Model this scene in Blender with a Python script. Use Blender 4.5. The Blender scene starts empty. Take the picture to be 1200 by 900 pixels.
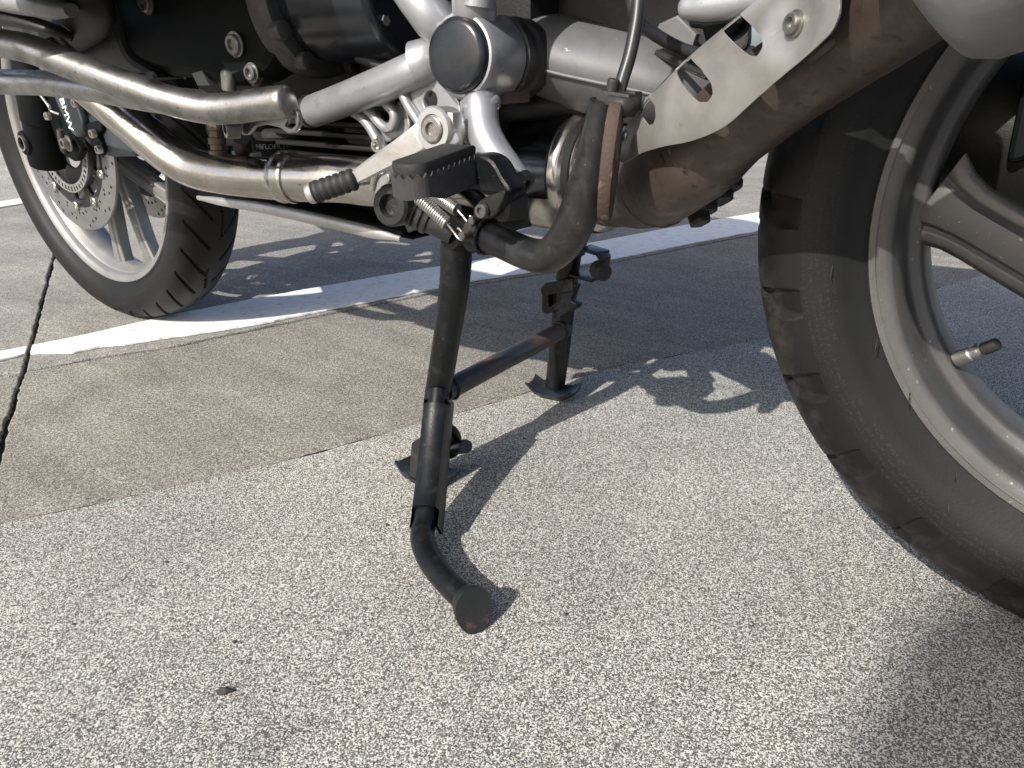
import bpy, bmesh, math, random
from mathutils import Vector, Matrix, noise as mnoise
PI = math.pi
R = math.radians
random.seed(7)
S = bpy.context.scene
C = S.collection

# ------------------------------------------------------------------ camera
cam_d = bpy.data.cameras.new('camera'); cam = bpy.data.objects.new('camera', cam_d); C.objects.link(cam)
cam_d.sensor_width = 36.0; cam_d.lens = 24.58
cam_d.clip_start = 0.02; cam_d.clip_end = 2000
cam.location = (-0.1345, -0.633, 0.4352)
cf, cr, cu = Vector((-0.5421, 0.7326, -0.4115)), Vector((0.8061, 0.5917, -0.0085)), Vector((-0.2373, 0.3363, 0.9114))
cam.rotation_euler = Matrix(((cr.x, cu.x, -cf.x), (cr.y, cu.y, -cf.y), (cr.z, cu.z, -cf.z))).to_euler()
S.camera = cam
S.render.resolution_x = 1024; S.render.resolution_y = 768

# ------------------------------------------------------------------ world, sun, exposure
sun_from = Vector((-0.03, -1.34, 1.0)).normalized()      # direction towards the sun
elev = math.asin(sun_from.z); azim = math.atan2(sun_from.x, sun_from.y)
W = bpy.data.worlds.new('World'); S.world = W; W.use_nodes = True
wn = W.node_tree.nodes; wl = W.node_tree.links
sky = wn.new('ShaderNodeTexSky'); sky.sky_type = 'NISHITA'; sky.sun_disc = False
sky.sun_elevation = elev; sky.sun_rotation = azim; sky.air_density = 0.7; sky.dust_density = 2.8; sky.ozone_density = 0.3
bg = wn['Background']; bg.inputs['Strength'].default_value = 0.115
wl.new(sky.outputs[0], bg.inputs[0])
sd = bpy.data.lights.new('sun', 'SUN'); sd.energy = 3.7; sd.angle = R(0.53); sd.color = (1.0, 0.962, 0.905)
so = bpy.data.objects.new('sun', sd); C.objects.link(so); so.location = (-1, -8, 6)
so.rotation_euler = sun_from.to_track_quat('Z', 'Y').to_euler()
S.view_settings.view_transform = 'Standard'; S.view_settings.look = 'None'
S.view_settings.gamma = 1.0; S.view_settings.exposure = 0.72
S.view_settings.use_curve_mapping = False

# ------------------------------------------------------------------ materials
def nt(name):
    m = bpy.data.materials.new(name); m.use_nodes = True
    return m, m.node_tree.nodes, m.node_tree.links, m.node_tree.nodes['Principled BSDF']
def ramp(n, stops):
    r = n.new('ShaderNodeValToRGB'); cr_ = r.color_ramp
    while len(cr_.elements) < len(stops): cr_.elements.new(0.5)
    for e, (p, c) in zip(cr_.elements, stops):
        e.position = p; e.color = (c if isinstance(c, tuple) else (c, c, c)) + (1,)
    return r
def noise(n, l, scale, detail=4, rough=.6, vec=None, dist=0):
    t = n.new('ShaderNodeTexNoise'); t.inputs['Scale'].default_value = scale
    t.inputs['Detail'].default_value = detail; t.inputs['Roughness'].default_value = rough
    t.inputs['Distortion'].default_value = dist
    if vec is not None: l.new(vec, t.inputs['Vector'])
    return t
def mixc(n, l, fac, a, b, mode='MIX'):
    m = n.new('ShaderNodeMix'); m.data_type = 'RGBA'; m.blend_type = mode
    for s, v in ((m.inputs['Factor'], fac), (m.inputs[6], a), (m.inputs[7], b)):
        if hasattr(v, 'is_output'): l.new(v, s)
        elif isinstance(v, tuple): s.default_value = v + (1,)
        else: s.default_value = v
    return m.outputs[2]
def math_(n, l, op, a, b=None, clamp=False):
    m = n.new('ShaderNodeMath'); m.operation = op; m.use_clamp = clamp
    for i, v in enumerate((a, b)):
        if v is None: continue
        if hasattr(v, 'is_output'): l.new(v, m.inputs[i])
        else: m.inputs[i].default_value = v
    return m.outputs[0]
def surf(name, base, rough=.5, metal=0.0, c2=None, c2scale=25, c2lo=.5, c2hi=.7, c2rough=None, c2metal=None,
         spots=None, spotscale=220, spotlo=.66, spothi=.72, bump=.15, bscale=300, bdist=.0008, dust=0.0, dustcol=(.30, .27, .23), spec=.5, coat=0):
    """base coat, a second colour in worn patches (rust, bare metal, dirt), small specks, dust and fine relief"""
    m, n, l, p = nt(name)
    tc = n.new('ShaderNodeTexCoord'); v = tc.outputs['Object']
    col = base; rsock = rough; msock = metal
    if c2:
        t = noise(n, l, c2scale, 8, .68, v, .4); r = ramp(n, [(c2lo, 0.), (c2hi, 1.)]); l.new(t.outputs[0], r.inputs[0])
        col = mixc(n, l, r.outputs[0], col, c2)
        if c2rough is not None: rsock = mixf(n, l, r.outputs[0], rough, c2rough)
        if c2metal is not None: msock = mixf(n, l, r.outputs[0], metal, c2metal)
    if spots:
        t = noise(n, l, spotscale, 3, .5, v); r = ramp(n, [(spotlo, 0.), (spothi, 1.)]); l.new(t.outputs[0], r.inputs[0])
        col = mixc(n, l, r.outputs[0], col, spots)
    t2 = noise(n, l, 9, 6, .6, v); r2 = ramp(n, [(.25, .78), (.75, 1.15)]); l.new(t2.outputs[0], r2.inputs[0])
    col = mixc(n, l, 1.0, col, r2.outputs[0], 'MULTIPLY')
    if dust:
        t3 = noise(n, l, 38, 7, .7, v); r3_ = ramp(n, [(.38, 0.), (.8, dust)]); l.new(t3.outputs[0], r3_.inputs[0])
        col = mixc(n, l, r3_.outputs[0], col, dustcol)
        if not hasattr(rsock, 'is_output'): rsock = mixf(n, l, r3_.outputs[0], rsock, .85)
        if not hasattr(msock, 'is_output') and metal: msock = mixf(n, l, r3_.outputs[0], metal, 0.)
    for s, val in ((p.inputs['Base Color'], col), (p.inputs['Roughness'], rsock), (p.inputs['Metallic'], msock)):
        if hasattr(val, 'is_output'): l.new(val, s)
        elif isinstance(val, tuple): s.default_value = val + (1,)
        else: s.default_value = val
    p.inputs['Specular IOR Level'].default_value = spec
    if coat: p.inputs['Coat Weight'].default_value = coat; p.inputs['Coat Roughness'].default_value = .08
    if bump:
        b = n.new('ShaderNodeBump'); b.inputs['Strength'].default_value = bump; b.inputs['Distance'].default_value = bdist
        tb = noise(n, l, bscale, 4, .6, v); l.new(tb.outputs[0], b.inputs['Height']); l.new(b.outputs[0], p.inputs['Normal'])
    return m
def mixf(n, l, fac, a, b):
    m = n.new('ShaderNodeMix'); m.data_type = 'FLOAT'
    l.new(fac, m.inputs[0])
    for i, v in ((2, a), (3, b)):
        if hasattr(v, 'is_output'): l.new(v, m.inputs[i])
        else: m.inputs[i].default_value = v
    return m.outputs[0]

M = {}
M['black_steel'] = surf('black_steel', (.0055, .0062, .0072), .30, 0, c2=(.022, .023, .024), c2scale=60, c2lo=.52, c2hi=.75, spots=(.10, .095, .09), spotscale=420, spotlo=.72, spothi=.74, bump=.25, bscale=500, dust=.08, dustcol=(.03, .029, .028), spec=.28)
M['black_steel_rust'] = surf('black_steel_rust', (.016, .018, .02), .4, 0, c2=(.080, .050, .038), c2scale=8, c2lo=.53, c2hi=.63, c2rough=.85, bump=.3, bscale=400, dust=.12, dustcol=(.10, .09, .08))
M['grey_steel'] = surf('grey_steel', (.024, .026, .028), .30, .5, c2=(.070, .069, .066), c2scale=45, c2lo=.48, c2hi=.75, spots=(.2, .19, .18), spotscale=350, spotlo=.72, spothi=.76, bump=.3, bscale=420, dust=.2, dustcol=(.11, .105, .095))
M['black_plastic'] = surf('black_plastic', (.0035, .0045, .005), .5, 0, dust=.05, dustcol=(.015, .015, .014), bump=.2, bscale=700, spec=.12)
M['dark_gloss'] = surf('dark_gloss', (.012, .014, .018), .2, 0, dust=.14, dustcol=(.08, .078, .074), bump=.12, bscale=160)
M['black_rubber'] = surf('black_rubber', (.016, .016, .016), .62, 0, dust=.2, dustcol=(.05, .048, .045), bump=.3, bscale=600)
M['cable_rubber'] = surf('cable_rubber', (.018, .019, .021), .38, 0, dust=.2, dustcol=(.1, .1, .1), bump=.1)
M['silver_paint'] = surf('silver_paint', (.34, .35, .37), .36, .6, c2=(.20, .195, .185), c2scale=40, c2lo=.56, c2hi=.78, spots=(.12, .11, .10), spotscale=330, spotlo=.69, spothi=.74, bump=.12, bscale=350, dust=.3, dustcol=(.27, .255, .23))
M['cast_silver'] = surf('cast_silver', (.36, .36, .36), .5, .5, c2=(.16, .155, .145), c2scale=50, c2lo=.5, c2hi=.78, bump=.35, bscale=500, dust=.4, dustcol=(.28, .26, .23))
M['engine_grey'] = surf('engine_grey', (.036, .037, .037), .45, .4, c2=(.02, .0195, .0185), c2scale=35, c2lo=.48, c2hi=.7, bump=.3, bscale=420, dust=.2, dustcol=(.09, .084, .075))
M['engine_dark'] = surf('engine_dark', (.008, .0085, .009), .5, .1, c2=(.016, .015, .014), c2scale=30, c2lo=.5, c2hi=.75, bump=.4, bscale=300, dust=.15, dustcol=(.03, .028, .026))
M['swingarm'] = surf('swingarm', (.135, .139, .143), .58, .2, c2=(.10, .10, .10), c2scale=30, c2lo=.5, c2hi=.75, spots=(.5, .48, .45), spotscale=170, spotlo=.72, spothi=.76, bump=.15, bscale=300, dust=.25, dustcol=(.13, .122, .11))
M['polished'] = surf('polished', (.54, .52, .49), .17, 1.0, c2=(.34, .295, .245), c2scale=22, c2lo=.46, c2hi=.74, c2rough=.34, spots=(.14, .10, .07), spotscale=260, spotlo=.68, spothi=.74, bump=.10, bscale=260, dust=.14, dustcol=(.3, .26, .2))
M['crash_bar'] = surf('crash_bar', (.35, .347, .338), .28, 1.0, c2=(.17, .165, .155), c2scale=40, c2lo=.45, c2hi=.68, c2rough=.5, spots=(.09, .08, .07), spotscale=300, spotlo=.66, spothi=.72, bump=.15, bscale=300, dust=.25, dustcol=(.25, .225, .19))
M['catalyst'] = surf('catalyst', (.50, .48, .45), .22, 1.0, c2=(.26, .22, .18), c2scale=26, c2lo=.5, c2hi=.75, c2rough=.25, bump=.03, bscale=200, dust=.12, dustcol=(.26, .22, .17))
M['dark_chrome'] = surf('dark_chrome', (.13, .14, .16), .16, 1.0, c2=(.07, .07, .075), c2scale=20, bump=.02, dust=.06, dustcol=(.1, .1, .1))
M['rusty_pipe'] = surf('rusty_pipe', (.078, .059, .048), .55, .4, c2=(.135, .108, .090), c2scale=30, c2lo=.44, c2hi=.66, c2metal=.7, c2rough=.36, spots=(.035, .022, .016), spotscale=110, spotlo=.6, spothi=.78, bump=.3, bscale=260)
M['rusty_plate'] = surf('rusty_plate', (.058, .036, .026), .8, .1, c2=(.06, .040, .032), c2scale=70, c2lo=.45, c2hi=.62, spots=(.24, .20, .17), spotscale=120, spotlo=.56, spothi=.72, bump=.6, bscale=260, bdist=.0015)
M['shield'] = surf('shield', (.40, .39, .37), .36, .62, c2=(.29, .275, .25), c2scale=14, c2lo=.42, c2hi=.7, spots=(.34, .25, .14), spotscale=60, spotlo=.74, spothi=.8, bump=.08, bscale=200, dust=.25, dustcol=(.32, .30, .265))
M['muffler'] = surf('muffler', (.27, .275, .275), .42, .6, c2=(.36, .36, .35), c2scale=20, c2lo=.45, c2hi=.7, spots=(.45, .44, .42), spotscale=90, spotlo=.7, spothi=.75, bump=.12, bscale=240, dust=.3, dustcol=(.25, .23, .2))
M['lever'] = surf('lever', (.50, .50, .49), .36, .75, c2=(.36, .335, .30), c2scale=32, c2lo=.52, c2hi=.74, bump=.1, bscale=300, dust=.2, dustcol=(.4, .36, .3))
M['zinc'] = surf('zinc', (.55, .54, .51), .3, .9, c2=(.3, .27, .23), c2scale=80, c2lo=.5, c2hi=.75, bump=.1)
M['peg_cage'] = surf('peg_cage', (.045, .045, .046), .5, .3, c2=(.085, .083, .080), c2scale=60, bump=.3, bscale=500, dust=.2, dustcol=(.16, .15, .135))
M['pad_steel'] = surf('pad_steel', (.008, .009, .010), .5, 0, c2=(.060, .036, .027), c2scale=38, c2lo=.60, c2hi=.70, c2rough=.85, bump=.4, bscale=380, dust=.15, dustcol=(.06, .055, .05))
M['bolt'] = surf('bolt', (.30, .29, .275), .4, .8, c2=(.17, .145, .12), c2scale=90, c2lo=.48, c2hi=.68, bump=.2)
M['brown_steel'] = surf('brown_steel', (.13, .095, .075), .6, .5, c2=(.07, .045, .035), c2scale=60, bump=.3)
M['front_rim'] = surf('front_rim', (.27, .27, .267), .42, .6, c2=(.27, .262, .245), c2scale=20, c2lo=.45, c2hi=.72, bump=.15, bscale=500, dust=.25, dustcol=(.25, .235, .21))
M['rear_rim'] = surf('rear_rim', (.115, .113, .109), .44, .6, c2=(.10, .097, .091), c2scale=26, c2lo=.42, c2hi=.7, spots=(.32, .3, .27), spotscale=260, spotlo=.70, spothi=.75, bump=.22, bscale=900, dust=.25, dustcol=(.13, .12, .105))
M['flange'] = surf('flange', (.075, .076, .076), .4, .5, c2=(.04, .04, .039), c2scale=35, c2lo=.48, c2hi=.7, bump=.25, bscale=420, dust=.2, dustcol=(.1, .095, .085))
M['disc'] = surf('disc', (.31, .308, .30), .35, .85, c2=(.24, .235, .228), c2scale=40, c2lo=.45, c2hi=.7, bump=.1, dust=.15, dustcol=(.22, .215, .205))
M['caliper_grey'] = surf('caliper_grey', (.035, .042, .050), .45, .1, dust=.2, dustcol=(.12, .12, .12), bump=.25, bscale=600)
M['white_print'] = surf('white_print', (.75, .75, .74), .5, 0, bump=0)
M['faded_print'] = surf('faded_print', (.20, .21, .23), .5, 0, c2=(.02, .02, .02), c2scale=300, c2lo=.45, c2hi=.6, bump=0)
M['dark_bolt'] = surf('dark_bolt', (.10, .10, .10), .4, .6, bump=.2, dust=.2)
M['yellow_body'] = surf('body_paint', (.05, .055, .07), .25, .2, bump=.05, coat=.5)
M['seat_vinyl'] = surf('seat_vinyl', (.02, .02, .02), .6, 0, bump=.4, bscale=700)

def tyre_mat(name, tread_dirt, rim_r, out_r):
    m, n, l, p = nt(name)
    tc = n.new('ShaderNodeTexCoord'); sep = n.new('ShaderNodeSeparateXYZ'); l.new(tc.outputs['Object'], sep.inputs[0])
    x, y, z = sep.outputs
    rr = math_(n, l, 'SQRT', math_(n, l, 'ADD', math_(n, l, 'MULTIPLY', x, x), math_(n, l, 'MULTIPLY', z, z)))
    th = math_(n, l, 'ARCTAN2', z, x)
    # moulded small lettering: rows of tiny raised strokes on the sidewall
    cmb = n.new('ShaderNodeCombineXYZ')
    row = math_(n, l, 'FLOOR', math_(n, l, 'MULTIPLY', rr, 190.))
    l.new(math_(n, l, 'MULTIPLY', th, 150.), cmb.inputs[0]); l.new(math_(n, l, 'MULTIPLY', row, 7.3), cmb.inputs[1])
    l.new(math_(n, l, 'MULTIPLY', rr, 520.), cmb.inputs[2])
    st = noise(n, l, 1.0, 1.5, .5, cmb.outputs[0])
    stroke = math_(n, l, 'GREATER_THAN', st.outputs[0], .54)
    inrow = math_(n, l, 'GREATER_THAN', math_(n, l, 'FRACT', math_(n, l, 'MULTIPLY', rr, 190.)), .38)
    band = math_(n, l, 'MULTIPLY', math_(n, l, 'GREATER_THAN', rr, rim_r + .020), math_(n, l, 'LESS_THAN', rr, rim_r + .044))
    cm2 = n.new('ShaderNodeCombineXYZ'); l.new(math_(n, l, 'MULTIPLY', th, 2.2), cm2.inputs[0]); l.new(math_(n, l, 'MULTIPLY', row, .35), cm2.inputs[1])
    blk = noise(n, l, 1.0, 1, .5, cm2.outputs[0])
    band = math_(n, l, 'MULTIPLY', band, math_(n, l, 'GREATER_THAN', blk.outputs[0], .42))
    letters = math_(n, l, 'MULTIPLY', math_(n, l, 'MULTIPLY', stroke, inrow), band)
    t1 = noise(n, l, 14, 7, .7, tc.outputs['Object']); r1 = ramp(n, [(.35, (.0034, .0036, .0038)), (.75, (.0066, .0067, .0067))]); l.new(t1.outputs[0], r1.inputs[0])
    dirt = noise(n, l, 34, 8, .72, tc.outputs['Object']); rd = ramp(n, [(.46, 0.), (.72, .75)]); l.new(dirt.outputs[0], rd.inputs[0])
    onr = n.new('ShaderNodeMapRange'); onr.inputs[1].default_value = out_r - .036; onr.inputs[2].default_value = out_r - .024; l.new(rr, onr.inputs[0])
    fd = math_(n, l, 'MULTIPLY', math_(n, l, 'MULTIPLY', onr.outputs[0], rd.outputs[0]), tread_dirt)
    col = mixc(n, l, fd, r1.outputs[0], (.048, .044, .038))
    col = mixc(n, l, math_(n, l, 'MULTIPLY', letters, .3), col, (.03, .03, .03))
    l.new(col, p.inputs['Base Color']); p.inputs['Roughness'].default_value = .55; p.inputs['Specular IOR Level'].default_value = .32
    b = n.new('ShaderNodeBump'); b.inputs['Strength'].default_value = .6; b.inputs['Distance'].default_value = .0008
    fine = noise(n, l, 480, 3, .6, tc.outputs['Object'])
    l.new(math_(n, l, 'ADD', math_(n, l, 'MULTIPLY', letters, .8), math_(n, l, 'MULTIPLY', fine.outputs[0], .25)), b.inputs['Height'])
    l.new(b.outputs[0], p.inputs['Normal'])
    return m
M['rear_tyre'] = tyre_mat('rear_tyre_rubber', 1.0, .230, .321)
M['front_tyre'] = tyre_mat('front_tyre_rubber', .25, .255, .329)

def ground_mat(name, kind):
    m, n, l, p = nt(name)
    tc = n.new('ShaderNodeTexCoord'); v = tc.outputs['Object']
    def vor(scale, feat='F1'):
        t = n.new('ShaderNodeTexVoronoi'); t.feature = feat; t.inputs['Scale'].default_value = scale; l.new(v, t.inputs['Vector']); return t
    if kind == 'asphalt':
        a = vor(1000); bw = n.new('ShaderNodeRGBToBW'); l.new(a.outputs['Color'], bw.inputs[0])
        rc = ramp(n, [(.20, (.018, .0178, .0174)), (.38, (.092, .090, .086)), (.54, (.260, .256, .244)), (.73, (.72, .71, .68))])
        l.new(bw.outputs[0], rc.inputs[0])
        a2 = vor(1700); bw2 = n.new('ShaderNodeRGBToBW'); l.new(a2.outputs['Color'], bw2.inputs[0])
        rc2 = ramp(n, [(.2, (.065, .064, .062)), (.5, (.20, .196, .187)), (.8, (.43, .42, .40))]); l.new(bw2.outputs[0], rc2.inputs[0])
        col = mixc(n, l, .28, rc.outputs[0], rc2.outputs[0])
        # tinted chippings here and there
        t = noise(n, l, 60, 3, .5, v); rt = ramp(n, [(.35, (1.09, 1.10, 1.05)), (.65, (1.12, 1.10, 1.035))]); l.new(t.outputs[0], rt.inputs[0])
        col = mixc(n, l, 1.0, col, rt.outputs[0], 'MULTIPLY')
        big = noise(n, l, 3.2, 5, .6, v); rb = ramp(n, [(.3, .78), (.7, 1.12)]); l.new(big.outputs[0], rb.inputs[0])
        col = mixc(n, l, 1.0, col, rb.outputs[0], 'MULTIPLY')
        sp = noise(n, l, 5.5, 3, .55, v, .3); rsp = ramp(n, [(.66, 1.0), (.74, .72)]); l.new(sp.outputs[0], rsp.inputs[0])
        col = mixc(n, l, 1.0, col, rsp.outputs[0], 'MULTIPLY')
        hgt = math_(n, l, 'ADD', math_(n, l, 'MULTIPLY', a.outputs['Distance'], -1.0), math_(n, l, 'MULTIPLY', bw2.outputs[0], .5))
        bd, bs = .0011, .45
    else:
        a = vor(1000); bw = n.new('ShaderNodeRGBToBW'); l.new(a.outputs['Color'], bw.inputs[0])
        lo, mid, hi = ((.060, .057, .048), (.190, .180, .157), (.44, .420, .370)) if kind == 'concrete' else ((.085, .082, .075), (.225, .217, .199), (.45, .437, .405))
        rc = ramp(n, [(.15, lo), (.5, mid), (.85, hi)]); l.new(bw.outputs[0], rc.inputs[0])
        f = noise(n, l, 240, 5, .7, v); rf = ramp(n, [(.3, .60), (.7, 1.36)]); l.new(f.outputs[0], rf.inputs[0])
        col = mixc(n, l, 1.0, rc.outputs[0], rf.outputs[0], 'MULTIPLY')
        big = noise(n, l, 4.5, 8, .68, v, .6); rb = ramp(n, [(.28, (.82, .81, .79)), (.52, (1.08, 1.07, 1.05)), (.75, (1.38, 1.36, 1.31))]); l.new(big.outputs[0], rb.inputs[0])
        col = mixc(n, l, 1.0, col, rb.outputs[0], 'MULTIPLY')
        mp = n.new('ShaderNodeMapping'); l.new(v, mp.inputs[0]); mp.inputs['Rotation'].default_value = (0, 0, R(-68)); mp.inputs['Scale'].default_value = (1.2, 9, 1)
        stk = noise(n, l, 2.2, 6, .7, mp.outputs[0]); rs = ramp(n, [(.35, .86), (.68, 1.14)]); l.new(stk.outputs[0], rs.inputs[0])
        col = mixc(n, l, 1.0, col, rs.outputs[0], 'MULTIPLY')
        st = noise(n, l, 14, 4, .6, v); rst = ramp(n, [(.69, 0.), (.76, .55)]); l.new(st.outputs[0], rst.inputs[0])
        col = mixc(n, l, rst.outputs[0], col, (.10, .09, .075))
        hgt = math_(n, l, 'ADD', math_(n, l, 'MULTIPLY', bw.outputs[0], .7), f.outputs[0]); bd, bs = .0009, .5
    l.new(col, p.inputs['Base Color']); p.inputs['Roughness'].default_value = .86; p.inputs['Specular IOR Level'].default_value = .35
    b = n.new('ShaderNodeBump'); b.inputs['Strength'].default_value = bs; b.inputs['Distance'].default_value = bd
    l.new(hgt, b.inputs['Height']); l.new(b.outputs[0], p.inputs['Normal'])
    return m
M['asphalt'] = ground_mat('asphalt_chippings', 'asphalt')
M['concrete'] = ground_mat('concrete_brown', 'concrete')
M['concrete2'] = ground_mat('concrete_pale', 'concrete2')
def paint_mat():
    m, n, l, p = nt('road_paint')
    tc = n.new('ShaderNodeTexCoord'); v = tc.outputs['Object']
    t = noise(n, l, 55, 8, .75, v); r = ramp(n, [(.32, (.46, .45, .42)), (.44, (.76, .76, .74)), (.7, (.86, .86, .85))]); l.new(t.outputs[0], r.inputs[0])
    t2 = noise(n, l, 130, 5, .6, v); r2 = ramp(n, [(.66, 0.), (.72, .8)]); l.new(t2.outputs[0], r2.inputs[0])
    col = mixc(n, l, r2.outputs[0], r.outputs[0], (.30, .28, .25))
    l.new(col, p.inputs['Base Color']); p.inputs['Roughness'].default_value = .7
    b = n.new('ShaderNodeBump'); b.inputs['Strength'].default_value = .5; b.inputs['Distance'].default_value = .0012
    f = noise(n, l, 420, 4, .6, v); l.new(f.outputs[0], b.inputs['Height']); l.new(b.outputs[0], p.inputs['Normal'])
    return m
M['paint'] = paint_mat()
M['grit'] = surf('grit', (.20, .19, .175), .85, 0, c2=(.45, .43, .40), c2scale=30, c2lo=.45, c2hi=.55, spots=(.04, .038, .035), spotscale=45, spotlo=.5, spothi=.55, bump=0)
M['joint'] = surf('joint_filler', (.013, .012, .011), .95, 0, c2=(.075, .068, .058), c2scale=80, c2lo=.55, c2hi=.66, bump=.8, bscale=350, bdist=.002)
M['bark'] = surf('bark', (.16, .125, .095), .9, 0, c2=(.07, .055, .042), c2scale=18, bump=.8, bscale=60, bdist=.02)
M['leaf'] = surf('leaf', (.06, .10, .03), .55, 0, c2=(.09, .12, .04), c2scale=6, bump=0)
M['dry_leaf'] = surf('dry_leaf', (.03, .025, .02), .8, 0, bump=.5)

# ------------------------------------------------------------------ mesh helpers
def link(name, me, mat, parent, sharp=38, smooth=True):
    o = bpy.data.objects.new(name, me); C.objects.link(o)
    if mat: me.materials.append(M[mat] if isinstance(mat, str) else mat)
    if smooth:
        for f in me.polygons: f.use_smooth = True
        me.set_sharp_from_angle(angle=R(sharp))
    if parent is not None: o.parent = parent
    return o
def pyd(verts, faces):
    me = bpy.data.meshes.new('m'); me.from_pydata([tuple(v) for v in verts], [], faces); me.update(); return me
class MB:
    """collects shapes, then builds them as one mesh object"""
    def __init__(s): s.v = []; s.f = []
    def add(s, v, f):
        k = len(s.v); s.v += [Vector(a) for a in v]; s.f += [tuple(i + k for i in q) for q in f]; return s
    def build(s, name, mat, parent, sharp=38, smooth=True, bevel=0):
        me = pyd(s.v, s.f)
        bm = bmesh.new(); bm.from_mesh(me)
        bmesh.ops.recalc_face_normals(bm, faces=bm.faces)
        if bevel:
            es = [e for e in bm.edges if len(e.link_faces) == 2 and e.calc_face_angle(0) > R(35)]
            bmesh.ops.bevel(bm, geom=es, offset=bevel, segments=2, profile=.6, affect='EDGES')
        bm.to_mesh(me); bm.free(); me.update()
        return link(name, me, mat, parent, sharp, smooth)
def catmull(pts, sub):
    P_ = [Vector(p) for p in pts]
    if sub <= 1 or len(P_) < 3: return P_
    out = []
    for i in range(len(P_) - 1):
        a = P_[max(i - 1, 0)]; b = P_[i]; c = P_[i + 1]; d = P_[min(i + 2, len(P_) - 1)]
        if i == 0: a = b * 2 - c
        if i == len(P_) - 2: d = c * 2 - b
        for k in range(sub):
            t = k / sub
            out.append(.5 * ((2 * b) + (c - a) * t + (2 * a - 5 * b + 4 * c - d) * t * t + (3 * b - a - 3 * c + d) * t ** 3))
    out.append(P_[-1]); return out
def frames(pts):
    T = []
    for i in range(len(pts)):
        t = (pts[min(i + 1, len(pts) - 1)] - pts[max(i - 1, 0)])
        T.append(t.normalized() if t.length > 1e-9 else Vector((1, 0, 0)))
    ref = Vector((0, 0, 1)) if abs(T[0].z) < .9 else Vector((0, 1, 0))
    N = [(ref - T[0] * ref.dot(T[0])).normalized()]
    for i in range(1, len(pts)):
        n_ = N[-1] - T[i] * N[-1].dot(T[i]); N.append(n_.normalized())
    return T, N
def tube(pts, rad, seg=20, sub=6, flat=1.0, rn=0.0, closed_caps=True):
    """swept round (or flattened) section; rad a number or one per control point; rn = roundness of the end caps"""
    n0 = len(pts); pp = catmull(pts, sub)
    if isinstance(rad, (int, float)): rr = [rad] * len(pp)
    else:
        rr = []
        for i in range(len(pp)):
            u = i / (len(pp) - 1) * (n0 - 1); k = min(int(u), n0 - 2); t = u - k; t = t * t * (3 - 2 * t)
            rr.append(rad[k] * (1 - t) + rad[k + 1] * t)
    if rn:
        T, N = frames(pp); r0 = rr[0]; r1 = rr[-1]; pre = []; post = []; prr = []; por = []
        for k in range(1, 4):
            a = k / 4 * PI / 2
            pre.insert(0, pp[0] - T[0] * rn * r0 * math.sin(a)); prr.insert(0, r0 * math.cos(a))
            post.append(pp[-1] + T[-1] * rn * r1 * math.sin(a)); por.append(r1 * math.cos(a))
        pp = pre + pp + post; rr = prr + rr + por
    T, N = frames(pp); v = []; f = []
    for i, p in enumerate(pp):
        b = T[i].cross(N[i])
        for k in range(seg):
            a = 2 * PI * k / seg; v.append(p + N[i] * math.cos(a) * rr[i] * flat + b * math.sin(a) * rr[i])
    for i in range(len(pp) - 1):
        for k in range(seg):
            k2 = (k + 1) % seg; f.append((i * seg + k, i * seg + k2, (i + 1) * seg + k2, (i + 1) * seg + k))
    if closed_caps:
        f.append(tuple(range(seg))[::-1]); f.append(tuple((len(pp) - 1) * seg + k for k in range(seg)))
    return v, f
def basis(axis):
    w = Vector(axis).normalized(); r_ = Vector((0, 0, 1)) if abs(w.z) < .9 else Vector((1, 0, 0))
    u = r_.cross(w).normalized(); return u, w.cross(u), w
def lathe(origin, axis, prof, seg=40, close=False, a0=0, a1=2 * PI):
    """prof = [(radius, height along axis), ...]"""
    o = Vector(origin); u, w2, w = basis(axis); v = []; f = []
    full = abs(a1 - a0 - 2 * PI) < 1e-6; m = seg if full else seg + 1
    for r_, h in prof:
        for k in range(m):
            a = a0 + (a1 - a0) * k / seg; v.append(o + w * h + (u * math.cos(a) + w2 * math.sin(a)) * r_)
    np_ = len(prof)
    for i in range(np_ if close else np_ - 1):
        j = (i + 1) % np_
        for k in range(seg):
            k2 = (k + 1) % m; f.append((i * m + k, i * m + k2, j * m + k2, j * m + k))
    if not close:
        for i in (0, np_ - 1):
            if prof[i][0] > 1e-6 and full: f.append(tuple(i * m + k for k in range(m)))
    return v, f
def boxv(c, s, ax=None):
    """box about c with half sizes s along axes ax"""
    c = Vector(c); ax = ax or (Vector((1, 0, 0)), Vector((0, 1, 0)), Vector((0, 0, 1)))
    v = [c + ax[0] * s[0] * i + ax[1] * s[1] * j + ax[2] * s[2] * k for i in (-1, 1) for j in (-1, 1) for k in (-1, 1)]
    return v, [(0, 1, 3, 2), (4, 6, 7, 5), (0, 4, 5, 1), (2, 3, 7, 6), (0, 2, 6, 4), (1, 5, 7, 3)]
def box(name, c, s, mat, parent, ax=None, bevel=.002):
    return MB().add(*boxv(c, s, ax)).build(name, mat, parent, bevel=bevel)
def between(a, b, up=(0, 0, 1)):
    """axes with the first one from a to b"""
    a = Vector(a); b = Vector(b); x = (b - a).normalized(); u = Vector(up); y = u.cross(x).normalized(); return x, y, x.cross(y)
def rounded(poly, r, n=4):
    """round the corners of a 2-D outline"""
    out = []; N = len(poly)
    for i in range(N):
        p = Vector(poly[i]); a = Vector(poly[i - 1]); b = Vector(poly[(i + 1) % N])
        da = (a - p); db = (b - p); d = min(r, da.length * .45, db.length * .45)
        s = p + da.normalized() * d; e = p + db.normalized() * d
        for k in range(n + 1):
            t = k / n; out.append((1 - t) ** 2 * s + 2 * t * (1 - t) * p + t * t * e)
    return [tuple(q) for q in out]
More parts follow.
